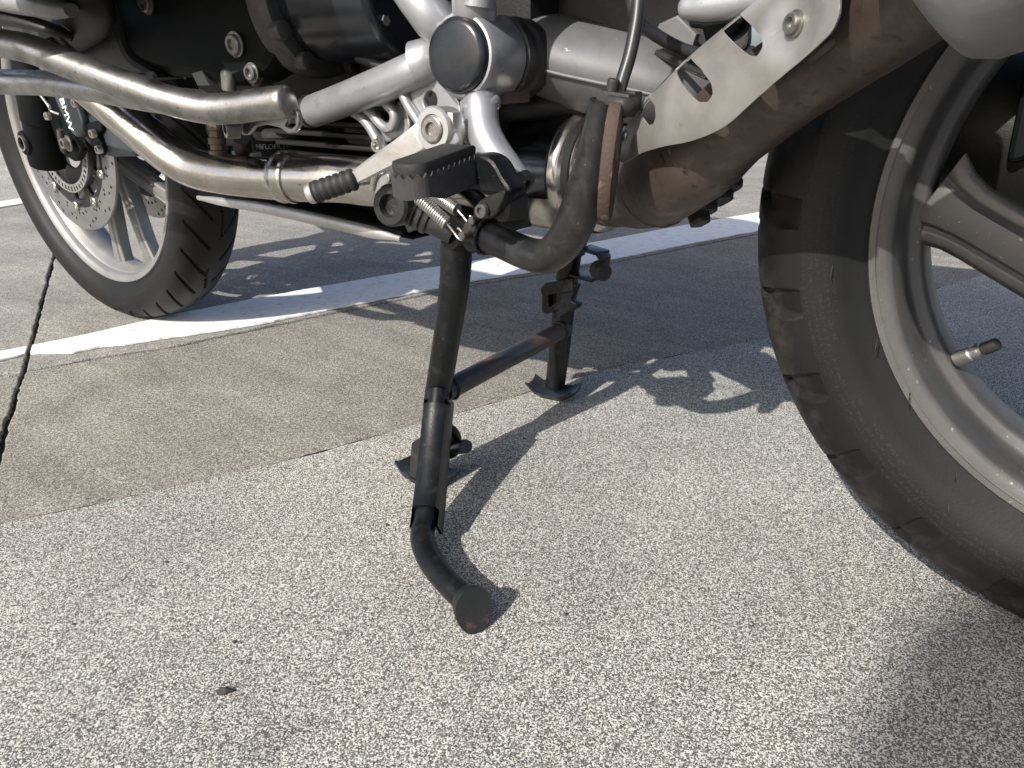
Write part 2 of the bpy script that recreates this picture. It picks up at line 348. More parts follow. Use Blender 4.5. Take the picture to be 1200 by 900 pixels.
def plate_mesh(outline, holes=(), thick=.004, bevel=.0008):
    """flat plate with holes in the local XY plane, centred on z=0"""
    cu_ = bpy.data.curves.new('c', 'CURVE'); cu_.dimensions = '2D'; cu_.fill_mode = 'BOTH'
    for pl in [outline] + list(holes):
        sp = cu_.splines.new('POLY'); sp.points.add(len(pl) - 1); sp.use_cyclic_u = True
        for q, (x_, y_) in zip(sp.points, pl): q.co = (x_, y_, 0, 1)
    cu_.extrude = max(thick / 2 - bevel, 1e-4); cu_.bevel_depth = bevel; cu_.bevel_resolution = 1
    cu_.offset = -bevel
    o = bpy.data.objects.new('tmp', cu_); C.objects.link(o)
    dg = bpy.context.evaluated_depsgraph_get(); me = bpy.data.meshes.new_from_object(o.evaluated_get(dg))
    bpy.data.objects.remove(o); bpy.data.curves.remove(cu_); me.materials.clear()
    return me
def circle(cx, cy, r_, n=24): return [(cx + r_ * math.cos(2 * PI * k / n), cy + r_ * math.sin(2 * PI * k / n)) for k in range(n)]
def plateY(name, xz, Y, thick, mat, parent, holes=(), bevel=.0008, rnd=0):
    """plate standing in the x-z plane with its outer (left) face at y=Y"""
    if rnd: xz = rounded(xz, rnd)
    me = plate_mesh(xz, holes, thick, bevel)
    me.transform(Matrix(((1, 0, 0, 0), (0, 0, 1, Y + thick / 2), (0, 1, 0, 0), (0, 0, 0, 1))))
    me.flip_normals()
    return link(name, me, mat, parent, 30)
def bolt(name, c, axis, r_, h, parent, mat='bolt', kind='torx', washer=0):
    """cap screw: round head with a recessed socket, or a hexagon head"""
    mb = MB(); ax = Vector(axis).normalized(); c = Vector(c)
    if kind == 'torx':
        mb.add(*lathe(c, ax, [(r_, 0), (r_, h * .8), (r_ * .88, h), (r_ * .56, h), (r_ * .50, h * .45), (0.0001, h * .45)], 24))
    else:
        mb.add(*lathe(c, ax, [(r_ * 1.02, 0), (r_ * 1.02, h * .85), (r_ * .86, h), (.0001, h)], 6))
    if washer: mb.add(*lathe(c - ax * .0005, ax, [(washer, 0), (washer, .0018), (r_ * .9, .002)], 28))
    return mb.build(name, mat, parent, 30)
def helix(a, b, rad, wire, turns, seg=7, per=14):
    a = Vector(a); b = Vector(b); u, v_, w = basis(b - a); L = (b - a).length; pts = []
    for i in range(turns * per + 1):
        t = i / (turns * per); an = 2 * PI * i / per
        pts.append(a + w * L * t + (u * math.cos(an) + v_ * math.sin(an)) * rad)
    return tube(pts, wire, seg, 1)
def text_mesh(s, size, depth=.0004):
    cu_ = bpy.data.curves.new('t', 'FONT'); cu_.body = s; cu_.size = size; cu_.extrude = depth; cu_.align_x = 'CENTER'; cu_.align_y = 'CENTER'
    cu_.offset = size * .018
    o = bpy.data.objects.new('tmp', cu_); C.objects.link(o)
    dg = bpy.context.evaluated_depsgraph_get(); me = bpy.data.meshes.new_from_object(o.evaluated_get(dg))
    bpy.data.objects.remove(o); bpy.data.curves.remove(cu_); me.materials.clear(); return me
def text_at(name, s, size, mat, parent, origin, xdir, normal, depth=.0004):
    me = text_mesh(s, size, depth); x = Vector(xdir).normalized(); z = Vector(normal).normalized(); y = z.cross(x).normalized(); x = y.cross(z)
    o = Vector(origin)
    me.transform(Matrix(((x.x, y.x, z.x, o.x), (x.y, y.y, z.y, o.y), (x.z, y.z, z.z, o.z), (0, 0, 0, 1))))
    return link(name, me, mat, parent, smooth=False)
def empty(name, parent=None, loc=(0, 0, 0), rz=0):
    o = bpy.data.objects.new(name, None); C.objects.link(o); o.location = loc; o.rotation_euler.z = rz
    o.empty_display_size = .1
    if parent is not None: o.parent = parent
    return o
def tag(o, label=None, cat=None, group=None, kind=None):
    for k, v_ in (('label', label), ('category', cat), ('group', group), ('kind', kind)):
        if v_: o[k] = v_
    return o

# ------------------------------------------------------------------ the ground
def jag(pts, step, amp, seed):
    """resample a polyline and roughen it like a chipped edge"""
    rnd = random.Random(seed); out = []
    for a, b in zip(pts[:-1], pts[1:]):
        a = Vector(a).to_2d(); b = Vector(b).to_2d(); L = (b - a).length; k = max(1, int(L / step)); nrm = Vector((-(b - a).y, (b - a).x)).normalized()
        for i in range(k):
            p = a.lerp(b, i / k); w = mnoise.noise(Vector((p.x * 14, p.y * 14, seed))) * amp + rnd.uniform(-1, 1) * amp * .45
            out.append(p + nrm * w)
    out.append(Vector(pts[-1]).to_2d()); return out
def sheet(name, outline, ztop, depth, mat, parent=None, bevel=0):
    n_ = len(outline); v = [(p[0], p[1], ztop) for p in outline] + [(p[0], p[1], ztop - depth) for p in outline]
    f = [tuple(range(n_)), tuple(range(n_, 2 * n_))[::-1]] + [(i, i + n_, (i + 1) % n_ + n_, (i + 1) % n_) for i in range(n_)]
    me = pyd(v, f); bm = bmesh.new(); bm.from_mesh(me); bmesh.ops.recalc_face_normals(bm, faces=bm.faces)
    if bevel:
        es = [e for e in bm.edges if all(abs(q.co.z - ztop) < 1e-6 for q in e.verts)]
        bmesh.ops.bevel(bm, geom=es, offset=bevel, segments=2, profile=.5, affect='EDGES')
    bmesh.ops.triangulate(bm, faces=[q for q in bm.faces if len(q.verts) > 4])
    bm.to_mesh(me); bm.free(); me.update()
    return link(name, me, mat, parent, smooth=False)
D = Vector((.375, .927)); NN = Vector((-.927, .375))        # along the kerb strip, and across it towards the front of the motorcycle
ground = sheet('ground', [(-400, -400), (400, -400), (400, 400), (-400, 400)], -.035, .2, 'asphalt'); tag(ground, kind='structure')
seam = [(-0.9327, -0.4631), (-0.8977, -0.4016), (-0.8526, -0.3194), (-0.8098, -0.2364), (-0.7752, -0.1619), (-0.7467, -0.0872), (-0.7154, -0.0054), (-0.681, 0.0845), (-0.6464, 0.1891), (-0.6086, 0.2801), (-0.5772, 0.3365), (-0.4998, 0.4693), (-0.4339, 0.5809), (-0.3548, 0.8027), (-0.2447, 1.0897)]
seam = [(Vector(seam[0]) - D * 30)[:]] + seam + [(Vector(seam[-1]) + D * 30)[:]]
sj = jag(seam, .012, .0028, 3)
asphalt = sheet('asphalt', sj + [Vector((30, 32)), Vector((30, -30))], .004, .035, 'asphalt', bevel=.0022); tag(asphalt, kind='structure')
joint_pts = [(-1.388, -0.298), (-1.3719, -0.27), (-1.3391, -0.1811), (-1.2777, -0.0614), (-1.239, 0.0668), (-1.1898, 0.2282), (-1.1417, 0.3712), (-1.0878, 0.5316), (-1.0144, 0.6937), (-0.9331, 0.8733), (-0.8435, 1.1302), (-0.732, 1.4367)]
joint_pts = [(Vector(joint_pts[0]) - D * 12)[:]] + joint_pts + [(Vector(joint_pts[-1]) + D * 12)[:]]
cross_pts = [Vector(p) for p in [(-1.1261, -0.393), (-1.2892, -0.3136), (-1.3719, -0.27), (-1.7166, -0.1049), (-2.2605, 0.1546)]]
cdir = (cross_pts[-1] - cross_pts[1]).normalized()
cross_pts = [cross_pts[0] - cdir * .35] + cross_pts + [cross_pts[-1] + cdir * .9]
far_line = [Vector((-3.2001, 0.359)) - D * 14, Vector((-3.2001, 0.359)) + D * 14]
pavement = empty('concrete_pavement'); tag(pavement, kind='structure')
def side(pts, off):
    """polyline moved sideways"""
    out = []
    for i, p in enumerate(pts):
        a = Vector(pts[max(i - 1, 0)]).to_2d(); b = Vector(pts[min(i + 1, len(pts) - 1)]).to_2d(); t = (b - a).normalized()
        out.append(Vector(p).to_2d() + Vector((-t.y, t.x)) * off)
    return out
def cut(pts, p0, n0, keep):
    """part of a polyline on one side of a line"""
    out = []
    for a, b in zip(pts[:-1], pts[1:]):
        a = Vector(a).to_2d(); b = Vector(b).to_2d(); da = (a - p0).dot(n0) * keep; db = (b - p0).dot(n0) * keep
        if da >= 0: out.append(a)
        if da * db < 0: out.append(a.lerp(b, da / (da - db)))
    if (Vector(pts[-1]).to_2d() - p0).dot(n0) * keep >= 0: out.append(Vector(pts[-1]).to_2d())
    return out
X0 = cross_pts[3]; cn = Vector((-cdir.y, cdir.x));
if cn.dot(D) < 0: cn = -cn                                       # pointing along +D
g = .0036
near_edge = side(seam, -.10) if (side(seam, -.10)[5] - Vector(seam[5])).dot(NN) < 0 else side(seam, .10)   # runs on under the asphalt
jl = side(joint_pts, .0048); jn = side(joint_pts, -.0048)
if (jl[4] - jn[4]).dot(NN) < 0: jl, jn = jn, jl                  # jl: front slabs' edge, jn: near slabs' edge
k_cr = 3
cr_near = cross_pts[:k_cr + 1]; cr_far = cross_pts[k_cr:]
def cross_side(pts, s): return [p + cn * g * s for p in pts]
tX = X0.dot(D)
for s, seed in ((1, 11), (-1, 12)):
    c_ = cross_side(cr_near, s); b = [q for q in jn if (q.dot(D) - tX) * s > .012]
    if s < 0: b = b[::-1]
    poly_ = jag(c_, .012, .0032, seed + 5) + jag(b, .02, .0018, seed) + [b[-1] - NN * .85, c_[0] - NN * .35]
    sheet('slab', poly_, 0, .034, 'concrete', pavement, bevel=.002)
    c_ = cross_side(cr_far, s); c_.append(c_[-1] + cdir * (3.6 - (c_[-1] - X0).dot(NN)) / cdir.dot(NN)); b = [q for q in jl if (q.dot(D) - tX) * s > .012]
    if s < 0: b = b[::-1]
    poly_ = jag(c_[::-1], .012, .0030, seed + 7) + jag(b, .02, .0018, seed + 2) + [b[-1] + NN * 3.8]
    sheet('slab', poly_, .001, .034, 'concrete2', pavement, bevel=.002)
bed = sheet('joint_bed', [X0 - NN * .42 - D * 12, X0 - NN * .42 + D * 12, X0 + NN * 3.2 + D * 12, X0 + NN * 3.2 - D * 12], -.007, .02, 'joint', pavement)
top_pts = [(-1.4917, -0.2604), (-1.4756, -0.2001), (-1.4584, -0.1361), (-1.4353, 0.0128), (-1.3929, 0.1755), (-1.3335, 0.3538), (-1.2778, 0.5127), (-1.2102, 0.6836), (-1.1297, 0.8664), (-1.0687, 1.0253), (-0.9651, 1.3516), (-0.8278, 1.7371)]
bot_pts = [(-1.4484, -0.2761), (-1.4445, -0.2367), (-1.3829, -0.1887), (-1.3756, -0.1499), (-1.3513, -0.1179), (-1.3267, -0.065), (-1.2922, -0.0036), (-1.2537, 0.068), (-1.2023, 0.2391), (-1.1544, 0.3844), (-1.1006, 0.5475), (-1.0249, 0.7093), (-0.9412, 0.888), (-0.8514, 1.1486), (-0.7394, 1.46)]
top_pts = [(Vector(top_pts[0]) - D * 8)[:]] + top_pts + [(Vector(top_pts[-1]) + D * 8)[:]]
bot_pts = [(Vector(bot_pts[0]) - D * 8)[:]] + bot_pts + [(Vector(bot_pts[-1]) + D * 8)[:]]
line = empty('painted_line'); tag(line, kind='structure')
for s, seed in ((1, 31), (-1, 32)):
    a = cut(jag(top_pts, .015, .0016, 33), X0 + cn * .004 * s, cn, s); b = cut(jag(bot_pts, .010, .0034, 34), X0 + cn * .004 * s, cn, s)
    sheet('paint_strip', a + b[::-1], .0052, .003, 'paint', line)
fl = [(-3.1387, 0.3367), (-3.1962, 0.4604)]; fd = (Vector(fl[1]) - Vector(fl[0])).normalized(); fd = (fd + D * .5).normalized(); fp = Vector(fl[0])
fn = Vector((-fd.y, fd.x))
if fn.dot(NN) < 0: fn = -fn
sheet('paint_strip', [fp - fd * 8 - fn * .06, fp + fd * 8 - fn * .06, fp + fd * 8 + fn * .06, fp - fd * 8 + fn * .06], .0055, .003, 'paint', line)
farasp = sheet('road', [fp - fd * 30 + fn * .03, fp + fd * 30 + fn * .03, fp + fd * 30 + fn * 60, fp - fd * 30 + fn * 60], .0028, .03, 'asphalt'); tag(farasp, kind='structure')

# thin dark strip along the edge of the asphalt
dn = side(seam, .004) if (side(seam, .004)[5] - Vector(seam[5])).dot(NN) > 0 else side(seam, -.004)
strip_a = jag(dn[1:-1], .010, .0030, 41); strip_b = jag([Vector(q) - NN * .012 for q in seam[1:-1]], .05, .0, 42)
sheet('joint_strip', strip_a + strip_b[::-1], .0012, .001, 'joint', pavement)
# loose grit: thickest in the corner along the seam and the joints, thin on the open asphalt
rg = random.Random(77); v = []; f = []
def stone(x_, y_, z_, s_):
    k = len(v); a0 = rg.uniform(0, 6.28)
    for h, sc in ((0, .8), (.45, 1.0), (.85, .55)):
        for q in range(5):
            a = a0 + q * 2 * PI / 5; w = s_ * sc * rg.uniform(.75, 1.2); v.append((x_ + w * math.cos(a), y_ + w * math.sin(a) * .8, z_ + h * s_ * 1.2))
    for r_ in range(2):
        for q in range(5): f.append((k + r_ * 5 + q, k + r_ * 5 + (q + 1) % 5, k + r_ * 5 + 5 + (q + 1) % 5, k + r_ * 5 + 5 + q))
    f.append(tuple(k + 10 + q for q in range(5)))
for i in range(420):
    k = rg.randrange(1, len(seam) - 2); p = Vector(seam[k]).lerp(Vector(seam[k + 1]), rg.random()) + NN * abs(rg.gauss(0, .012)) + D * rg.uniform(-.01, .01)
    stone(p.x, p.y, 0, rg.uniform(.0005, .0014))
for i in range(260):
    k = rg.randrange(1, len(joint_pts) - 2); p = Vector(joint_pts[k]).lerp(Vector(joint_pts[k + 1]), rg.random()) - NN * abs(rg.gauss(0, .012))
    stone(p.x, p.y, 0, rg.uniform(.0005, .0015))
for i in range(260):
    stone(rg.uniform(-.95, .1), rg.uniform(-.55, .1), .004, rg.uniform(.0004, .0011) if rg.random() < .93 else rg.uniform(.0014, .0022))
grit = MB().add(v, f).build('grit', 'grit', None, 30); tag(grit, 'fine loose grit scattered along the pavement seam and over the asphalt', 'grit', kind='stuff')
# dry leaf crumb on the asphalt
lp = Vector((-0.5431, -0.4505, 0.004))
mb = MB(); ol = [(-.0075, -.0016), (-.004, -.0034), (.002, -.003), (.0075, -.0005), (.006, .0022), (.001, .0036), (-.005, .0022)]
tv = [lp + Vector((x_ * .6 + y_ * .7, x_ * .8 - y_ * .7, .0012 + .0022 * math.sin(i * 1.7))) for i, (x_, y_) in enumerate(ol)] + [lp + Vector((0, 0, .0048))]
bv = [q - Vector((0, 0, .0009)) for q in tv]
n_ = len(ol); mb.add(tv + bv, [(i, (i + 1) % n_, n_) for i in range(n_)] + [(i + n_ + 1, n_ + n_ + 1, (i + 1) % n_ + n_ + 1) for i in range(n_)] + [(i, i + n_ + 1, (i + 1) % n_ + n_ + 1, (i + 1) % n_) for i in range(n_)])
leafc = mb.build('leaf_fragment', 'dry_leaf', None); tag(leafc, 'tiny dark dry leaf fragment lying alone on the speckled grey asphalt', 'leaf')

# ------------------------------------------------------------------ the motorcycle
bike = empty('motorcycle')
tag(bike, 'dusty touring motorcycle with silver frame parked on its black centre stand', 'motorcycle')

def tyre(R_out, hw, R_rim, fw, nang, groove, nprof=64, ey=.92, er=.80, kc=.46):
    Rc = R_rim + (R_out - R_rim) * kc; prof = []
    # left bead -> left side wall -> crown -> right
    side_ = [(R_rim - .006, fw * .90), (R_rim - .001, fw * .985), (R_rim + .004, fw * 1.0), (R_rim + (Rc - R_rim) * .35, fw + (hw - fw) * .55), (R_rim + (Rc - R_rim) * .7, fw + (hw - fw) * .9), (Rc, hw)]
    for r_, y_ in side_: prof.append((r_, -y_, None))
    nc = nprof
    for i in range(1, nc):
        a = PI * i / nc; v_ = -math.cos(a)
        y_ = hw * (abs(math.cos(a)) ** ey) * (1 if v_ > 0 else -1); r_ = Rc + (R_out - Rc) * (math.sin(a) ** er)
        prof.append((r_, y_, v_))
    for r_, y_ in side_[::-1]: prof.append((r_, y_, None))
    v = []; f = []; m = len(prof)
    for k in range(nang):
        th = 2 * PI * k / nang
        for r_, y_, v_ in prof:
            d = groove(th, v_) if v_ is not None else 0
            q = r_ - d
            v.append((q * math.cos(th), y_, q * math.sin(th)))
    for k in range(nang):
        k2 = (k + 1) % nang
        for i in range(m - 1): f.append((k * m + i, k * m + i + 1, k2 * m + i + 1, k2 * m + i))
    me = pyd(v, f); return me
def sstep(a, b, x): t = max(0, min(1, (x - a) / (b - a))); return t * t * (3 - 2 * t)
def groove_rear(th, v):
    N = 25; av = abs(v); ph = (th / (2 * PI) * N + (.5 if v > 0 else 0)) % 1
    d = .0030 * sstep(.984, .990, av)
    if .22 < av:
        c = .35 + .38 * (av - .22); w = .060 + .12 * sstep(.6, 1., av)
        e = abs(ph - c); d = max(d, (.0075 + .006 * sstep(.7, .95, av)) * (1 - sstep(w * .8, w, e)) * sstep(.22, .30, av) * (1 - .8 * sstep(.990, .999, av)))
    if .1 < av < .62:
        e = abs(ph - (.93 - .25 * av)); d = max(d, .005 * (1 - sstep(.03, .045, e)))
    return d
def groove_front(th, v):
    N = 36; av = abs(v); ph = (th / (2 * PI) * N + (.5 if v > 0 else 0)) % 1
    d = 0
    if .18 < av < .93:
        e = abs((ph - 1.25 * (av - .18) + .5) % 1 - .5); d = .0042 * (1 - sstep(.05, .08, e)) * sstep(.93, .88, av)
    ph2 = (th / (2 * PI) * 12) % 1; cc = .12 * math.sin(ph2 * 2 * PI) * (1 if v > 0 else 1)
    if abs(v - cc) < .022 and .1 < ph2 < .75: d = .004
    return d
def spokes(mb, Rr, Rh, yr, yh, count, phase, slant, w_r, w_h, thick, sides=(-1, 1)):
    """pairs of ribbed, tapering spokes slanting to the hub"""
    for i in range(count):
        for s in sides:
            a_r = phase + 2 * PI * i / count + s * slant[0]; a_h = phase + 2 * PI * i / count + s * slant[1]
            n_ = 9; rows = []
            for k in range(n_ + 1):
                t = k / n_; pr = Vector((Rr * math.cos(a_r), 0, Rr * math.sin(a_r))); ph_ = Vector((Rh * math.cos(a_h), 0, Rh * math.sin(a_h)))
                c = pr.lerp(ph_, t); d = (ph_ - pr).normalized(); q = Vector((0, 1, 0)).cross(d).normalized()
                fil = .55 * max(0, 1 - t * 3.2) ** 2.2 + .3 * max(0, 1 - (1 - t) * 5) ** 2
                w = (w_r + (w_h - w_r) * t) * (1 + fil); y_ = yr + (yh - yr) * t; tk = thick * (1 + .25 * t)
                sec = [(-1, .0), (-1, .60), (-.86, .80), (-.62, .84), (-.5, .70), (-.40, .98), (.40, .98), (.5, .70), (.62, .84), (.86, .80), (1, .60), (1, .0), (.7, -1), (-.7, -1)]
                rows.append([c + q * w * u_ + Vector((0, y_ - tk * v_, 0)) for u_, v_ in sec])
            v = [p for r_ in rows for p in r_]; m = len(rows[0]); f = []
            for k in range(n_):
                for j in range(m): f.append((k * m + j, k * m + (j + 1) % m, (k + 1) * m + (j + 1) % m, (k + 1) * m + j))
            mb.add(v, f + [tuple(range(m)), tuple(n_ * m + j for j in range(m))])

# --- rear wheel
rw = empty('rear_wheel', bike, (0, 0, .3425))
link('tyre', tyre(.321, .075, .230, .058, 1500, groove_rear, 90, .74, .74), 'rear_tyre', rw, 42)
prof = [(.2245, -.0590), (.2288, -.0600), (.2300, -.0575), (.2290, -.0562), (.2240, -.0548), (.2190, -.0532), (.2155, -.0512), (.2140, -.0490), (.2132, -.0440), (.2124, -.0300), (.2112, -.0160), (.2085, -.0128), (.2035, -.0112), (.2010, -.0090), (.1995, -.0030), (.1990, .0100), (.1995, .0250), (.2030, .0300), (.2085, .0340), (.2150, .0440), (.2235, .0500), (.2300, .0575), (.2285, .0600), (.2245, .0590), (.2265, .0520), (.2185, .038), (.2170, 0), (.2185, -.038), (.2265, -.0520)]
mb = MB(); mb.add(*lathe((0, 0, 0), (0, 1, 0), prof, 160, close=True)); rim = mb.build('rim', 'rear_rim', rw, 50)
mb = MB(); spokes(mb, .201, .100, .004, -.004, 5, R(180.5), (R(0), R(34)), .0250, .0255, .0155, (1,)); mb.build('spokes', 'rear_rim', rw, 32, bevel=.0012)
mb = MB(); mb.add(*lathe((0, -.045, 0), (0, 1, 0), [(.030, .012), (.034, .0), (.062, .004), (.085, .022), (.112, .034), (.116, .05), (.112, .066), (.085, .075), (.03, .08)], 64)); mb.build('hub', 'rear_rim', rw, 35)
vb = Vector((-.1745, -.008, -.0985)); vd = Vector((.86, -.18, .50)).normalized()
vb = Vector((-0.1525, -0.012, 0.2243)) - Vector((0, 0, .3425)); vt = Vector((-0.1315, -0.022, 0.2442)) - Vector((0, 0, .3425)); vd = (vt - vb).normalized(); vl = (vt - vb).length
mb = MB(); mb.add(*lathe(vb - vd * .004, vd, [(.0062, 0), (.0066, .004), (.0064, vl * .40), (.0052, vl * .44), (.0050, vl * .5), (.0062, vl * .51), (.0062, vl * .60), (.0042, vl * .62), (.0042, vl * .7)], 20)); vs = mb.build('valve_stem', 'zinc', rw, 30)
mb = MB(); mb.add(*lathe(vb + vd * vl * .56, vd, [(.0036, 0), (.0050, .001), (.0050, vl * .36), (.0046, vl * .40), (.003, vl * .42)], 16)); mb.build('valve_cap', 'black_rubber', rw, 30)
# moulding hairs left on the side wall
for q, d in zip([(-0.2466, -0.0752, 0.2968), (-0.2062, -0.0735, 0.2467), (-0.1768, -0.072, 0.2087), (-0.1349, -0.0712, 0.1574), (-0.1334, -0.0745, 0.1292)], ((.15, -.4, -1), (.1, -.4, -1), (.2, -.5, -1), (.25, -.4, -1), (.3, -.4, -1))):
    a = Vector(q) - Vector((0, 0, .3425)); d = Vector(d).normalized(); mb = MB(); mb.add(*tube([a + Vector((0, .002, 0)), a + d * .003, a + d * .007 + Vector((0, -.001, 0))], [.0006, .0005, .0003], 6, 3)); mb.build('tyre_hair', 'black_rubber', rw)
# --- final drive, brake disc and caliper on the far side of the rear wheel
mb = MB(); mb.add(*lathe((0, .03, .3425), (0, 1, 0), [(.06, 0), (.095, .01), (.110, .03), (.112, .07), (.085, .10), (.04, .12)], 56)); mb.add(*tube([(-.10, .105, .37), (-.2, .115, .39), (-.3, .11, .40)], [.06, .055, .052], 24, 5, 1.15)); mb.build('final_drive', 'engine_dark', bike, 35)
mb = MB(); mb.add(*lathe((0, .062, .3425), (0, 1, 0), [(.105, 0), (.132, 0), (.132, .005), (.105, .005)], 80, close=True)); mb.build('rear_brake_disc', 'disc', bike, 35)
me = plate_mesh(rounded([(-.16, .02), (-.10, .05), (-.085, .13), (-.12, .15), (-.165, .10)], .01), (), .055, .004); me.transform(Matrix.Translation((0, .07, .3425)) @ Matrix.Rotation(R(90), 4, 'X')); link('rear_brake_caliper', me, 'black_plastic', bike, 30)

# --- front wheel
fw_ = empty('front_wheel', bike, (-1.507, 0, .329), .032)
link('tyre', tyre(.329, .0555, .255, .040, 1500, groove_front, 60), 'front_tyre', fw_, 42)
prof = [(.246, -.0405), (.2535, -.0420), (.2550, -.0395), (.2540, -.0370), (.2500, -.0355), (.2475, -.0325), (.2440, -.0290), (.2395, -.0275), (.2360, -.0240), (.2335, -.0190), (.2300, -.0150), (.2270, -.0080), (.2262, .0), (.2270, .0080), (.2300, .0150), (.2335, .0190), (.2360, .0240), (.2440, .0290), (.2475, .0325), (.2550, .0395), (.2535, .0420), (.246, .0405), (.241, .0350), (.234, .0), (.241, -.0350)]
mb = MB(); mb.add(*lathe((0, 0, 0), (0, 1, 0), prof, 160, close=True)); mb.build('rim', 'front_rim', fw_, 50)
mb = MB(); spokes(mb, .229, .055, 0, 0, 5, R(-98 + 14), (R(14), R(30)), .0125, .0155, .0125); mb.build('spokes', 'front_rim', fw_, 32, bevel=.001)
mb = MB(); mb.add(*lathe((0, -.052, 0), (0, 1, 0), [(.018, 0), (.034, 0), (.040, .01), (.052, .03), (.056, .052), (.052, .074), (.040, .094), (.034, .104), (.018, .104)], 48)); mb.build('hub', 'front_rim', fw_, 35)
holes = []
for k in range(60):
    a = 2 * PI * k / 60; rr_ = (.1455, .1385, .1315, .1245)[(k * 3) % 4] if k % 2 else (.1355, .1450, .1260)[k % 3]
    holes.append(circle(rr_ * math.cos(a), rr_ * math.sin(a), .0030, 10))
for k in range(24):
    a = 2 * PI * (k + .4) / 24; holes.append(circle(.1205 * math.cos(a), .1205 * math.sin(a), .0028, 10))
dm = plate_mesh(circle(0, 0, .1525, 120), [circle(0, 0, .1135, 96)] + holes, .005, .0004)
dm.transform(Matrix.Rotation(R(90), 4, 'X'))
cm_ = []
for k in range(10): cm_.append([( (.083 + .018 * b_) * math.cos(2 * PI * (k + c_) / 10), (.083 + .018 * b_) * math.sin(2 * PI * (k + c_) / 10)) for b_, c_ in ((0, .15), (0, .5), (0, .85), (1, .78), (1, .5), (1, .22))])
am = plate_mesh(circle(0, 0, .112, 100), [circle(0, 0, .046, 48)] + cm_, .006, .0005); am.transform(Matrix.Rotation(R(90), 4, 'X'))
slots = []
for k in range(48):
    a = 2 * PI * k / 48; b = a + 2 * PI / 48 * .5; slots.append([(.0765 * math.cos(a), .0765 * math.sin(a)), (.0765 * math.cos(b), .0765 * math.sin(b)), (.0840 * math.cos(b), .0840 * math.sin(b)), (.0840 * math.cos(a), .0840 * math.sin(a))])
rm = plate_mesh(circle(0, 0, .0865, 96), [circle(0, 0, .072, 72)] + slots, .003, .0003); rm.transform(Matrix.Rotation(R(90), 4, 'X'))
for s in (-1, 1):
    d_ = link('brake_disc', dm if s < 0 else dm.copy(), 'disc' if s < 0 else None, fw_, 30); d_.location.y = .065 * s
    c_ = link('disc_carrier', am if s < 0 else am.copy(), 'engine_dark' if s < 0 else None, fw_, 30); c_.location.y = .062 * s
    for k in range(10):
        a = 2 * PI * (k + .3) / 10; mb = MB(); mb.add(*lathe((.1125 * math.cos(a), (.070 if s > 0 else -.070), .1125 * math.sin(a)), (0, s, 0), [(.0085, -.008), (.0085, .001), (.0065, .0025), (.0050, .0025), (.0045, .0005), (.0001, .0005)], 18)); mb.build('disc_rivet', 'zinc', fw_, 30)
ar = link('sensor_ring', rm, 'zinc', fw_, 30); ar.location.y = -.0755
# --- fork legs
for s in (-1, 1):
    fy = .100 * s
    mb = MB(); mb.add(*lathe((-1.513, fy, .288), (.30, 0, 1), [(.018, 0), (.027, .003), (.0285, .012), (.0285, .075), (.0305, .078), (.0305, .20), (.0285, .204), (.0285, .30), (.026, .305), (.022, .306), (.0205, .31), (.0205, .80)], 36))
    lg = mb.build('fork_leg', 'black_plastic', bike, 32)
    mb = MB(); mb.add(*lathe((-1.508, fy, .329), (0, s, 0), [(.020, -.04), (.020, .026), (.0185, .0305), (.0145, .031), (.0125, .030), (.0120, .018), (.0001, .018)], 28)); mb.build('axle_clamp', 'black_plastic', lg, 30)
    mb = MB(); mb.add(*lathe((-1.508, fy, .329), (0, s, 0), [(.0126, .0300), (.0126, .0335), (.0100, .0335), (.0100, .0300)], 26, close=True)); mb.build('axle_ring', 'zinc', lg, 30)
# --- front brake caliper (left) with its lettering
cal = plateY('brake_caliper', [(-1.3391, 0.4224), (-1.2852, 0.4134), (-1.2614, 0.3954), (-1.2409, 0.3614), (-1.1828, 0.3613), (-1.165, 0.3439), (-1.1853, 0.3245), (-1.2615, 0.32), (-1.2864, 0.3222), (-1.3261, 0.3387), (-1.3474, 0.3698)], -.112, .055, 'caliper_grey', bike, bevel=.005, rnd=.008)
plateY('caliper_bridge', [(-1.3766, 0.4224), (-1.3097, 0.4134), (-1.3014, 0.3904), (-1.2944, 0.3694), (-1.3031, 0.3537), (-1.3245, 0.3443), (-1.3408, 0.3497), (-1.355, 0.3688), (-1.3663, 0.3927)], -.1225, .012, 'caliper_grey', cal, bevel=.0035, rnd=.012)
plateY('caliper_arm', [(-1.3144, 0.3638), (-1.2519, 0.3729), (-1.2489, 0.359), (-1.2682, 0.3512), (-1.2585, 0.335), (-1.2741, 0.3197), (-1.2975, 0.3355)], -.1180, .01, 'black_plastic', cal, bevel=.003, rnd=.006)
plateY('caliper_carrier', [(-1.459, 0.4067), (-1.4194, 0.4022), (-1.4005, 0.3548), (-1.3724, 0.3227), (-1.4071, 0.3024), (-1.4491, 0.3133), (-1.4619, 0.363)], -.100, .012, 'black_plastic', cal, bevel=.002, rnd=.006)
for px in [(-1.2681, -0.121, 0.3533), (-1.2613, -0.121, 0.3317), (-1.4231, -0.113, 0.3726), (-1.293, -0.124, 0.3942)]: bolt('bolt', px, (0, -1, 0), .0062, .007, cal, 'zinc')
bolt('bolt', (-1.3952, -0.108, 0.3325), (0, -1, 0), .0085, .010, cal, 'bolt', washer=.0125)
tp = [Vector(q) for q in [(-1.3425, -0.1231, 0.3944), (-1.337, -0.1231, 0.361)]]
td = (tp[1] - tp[0]).normalized()
text_at('lettering', 'BMW', .0200, 'white_print', cal, (tp[0] + tp[1]) / 2 + Vector((0, -.0002, 0)), td, (0, -1, 0))
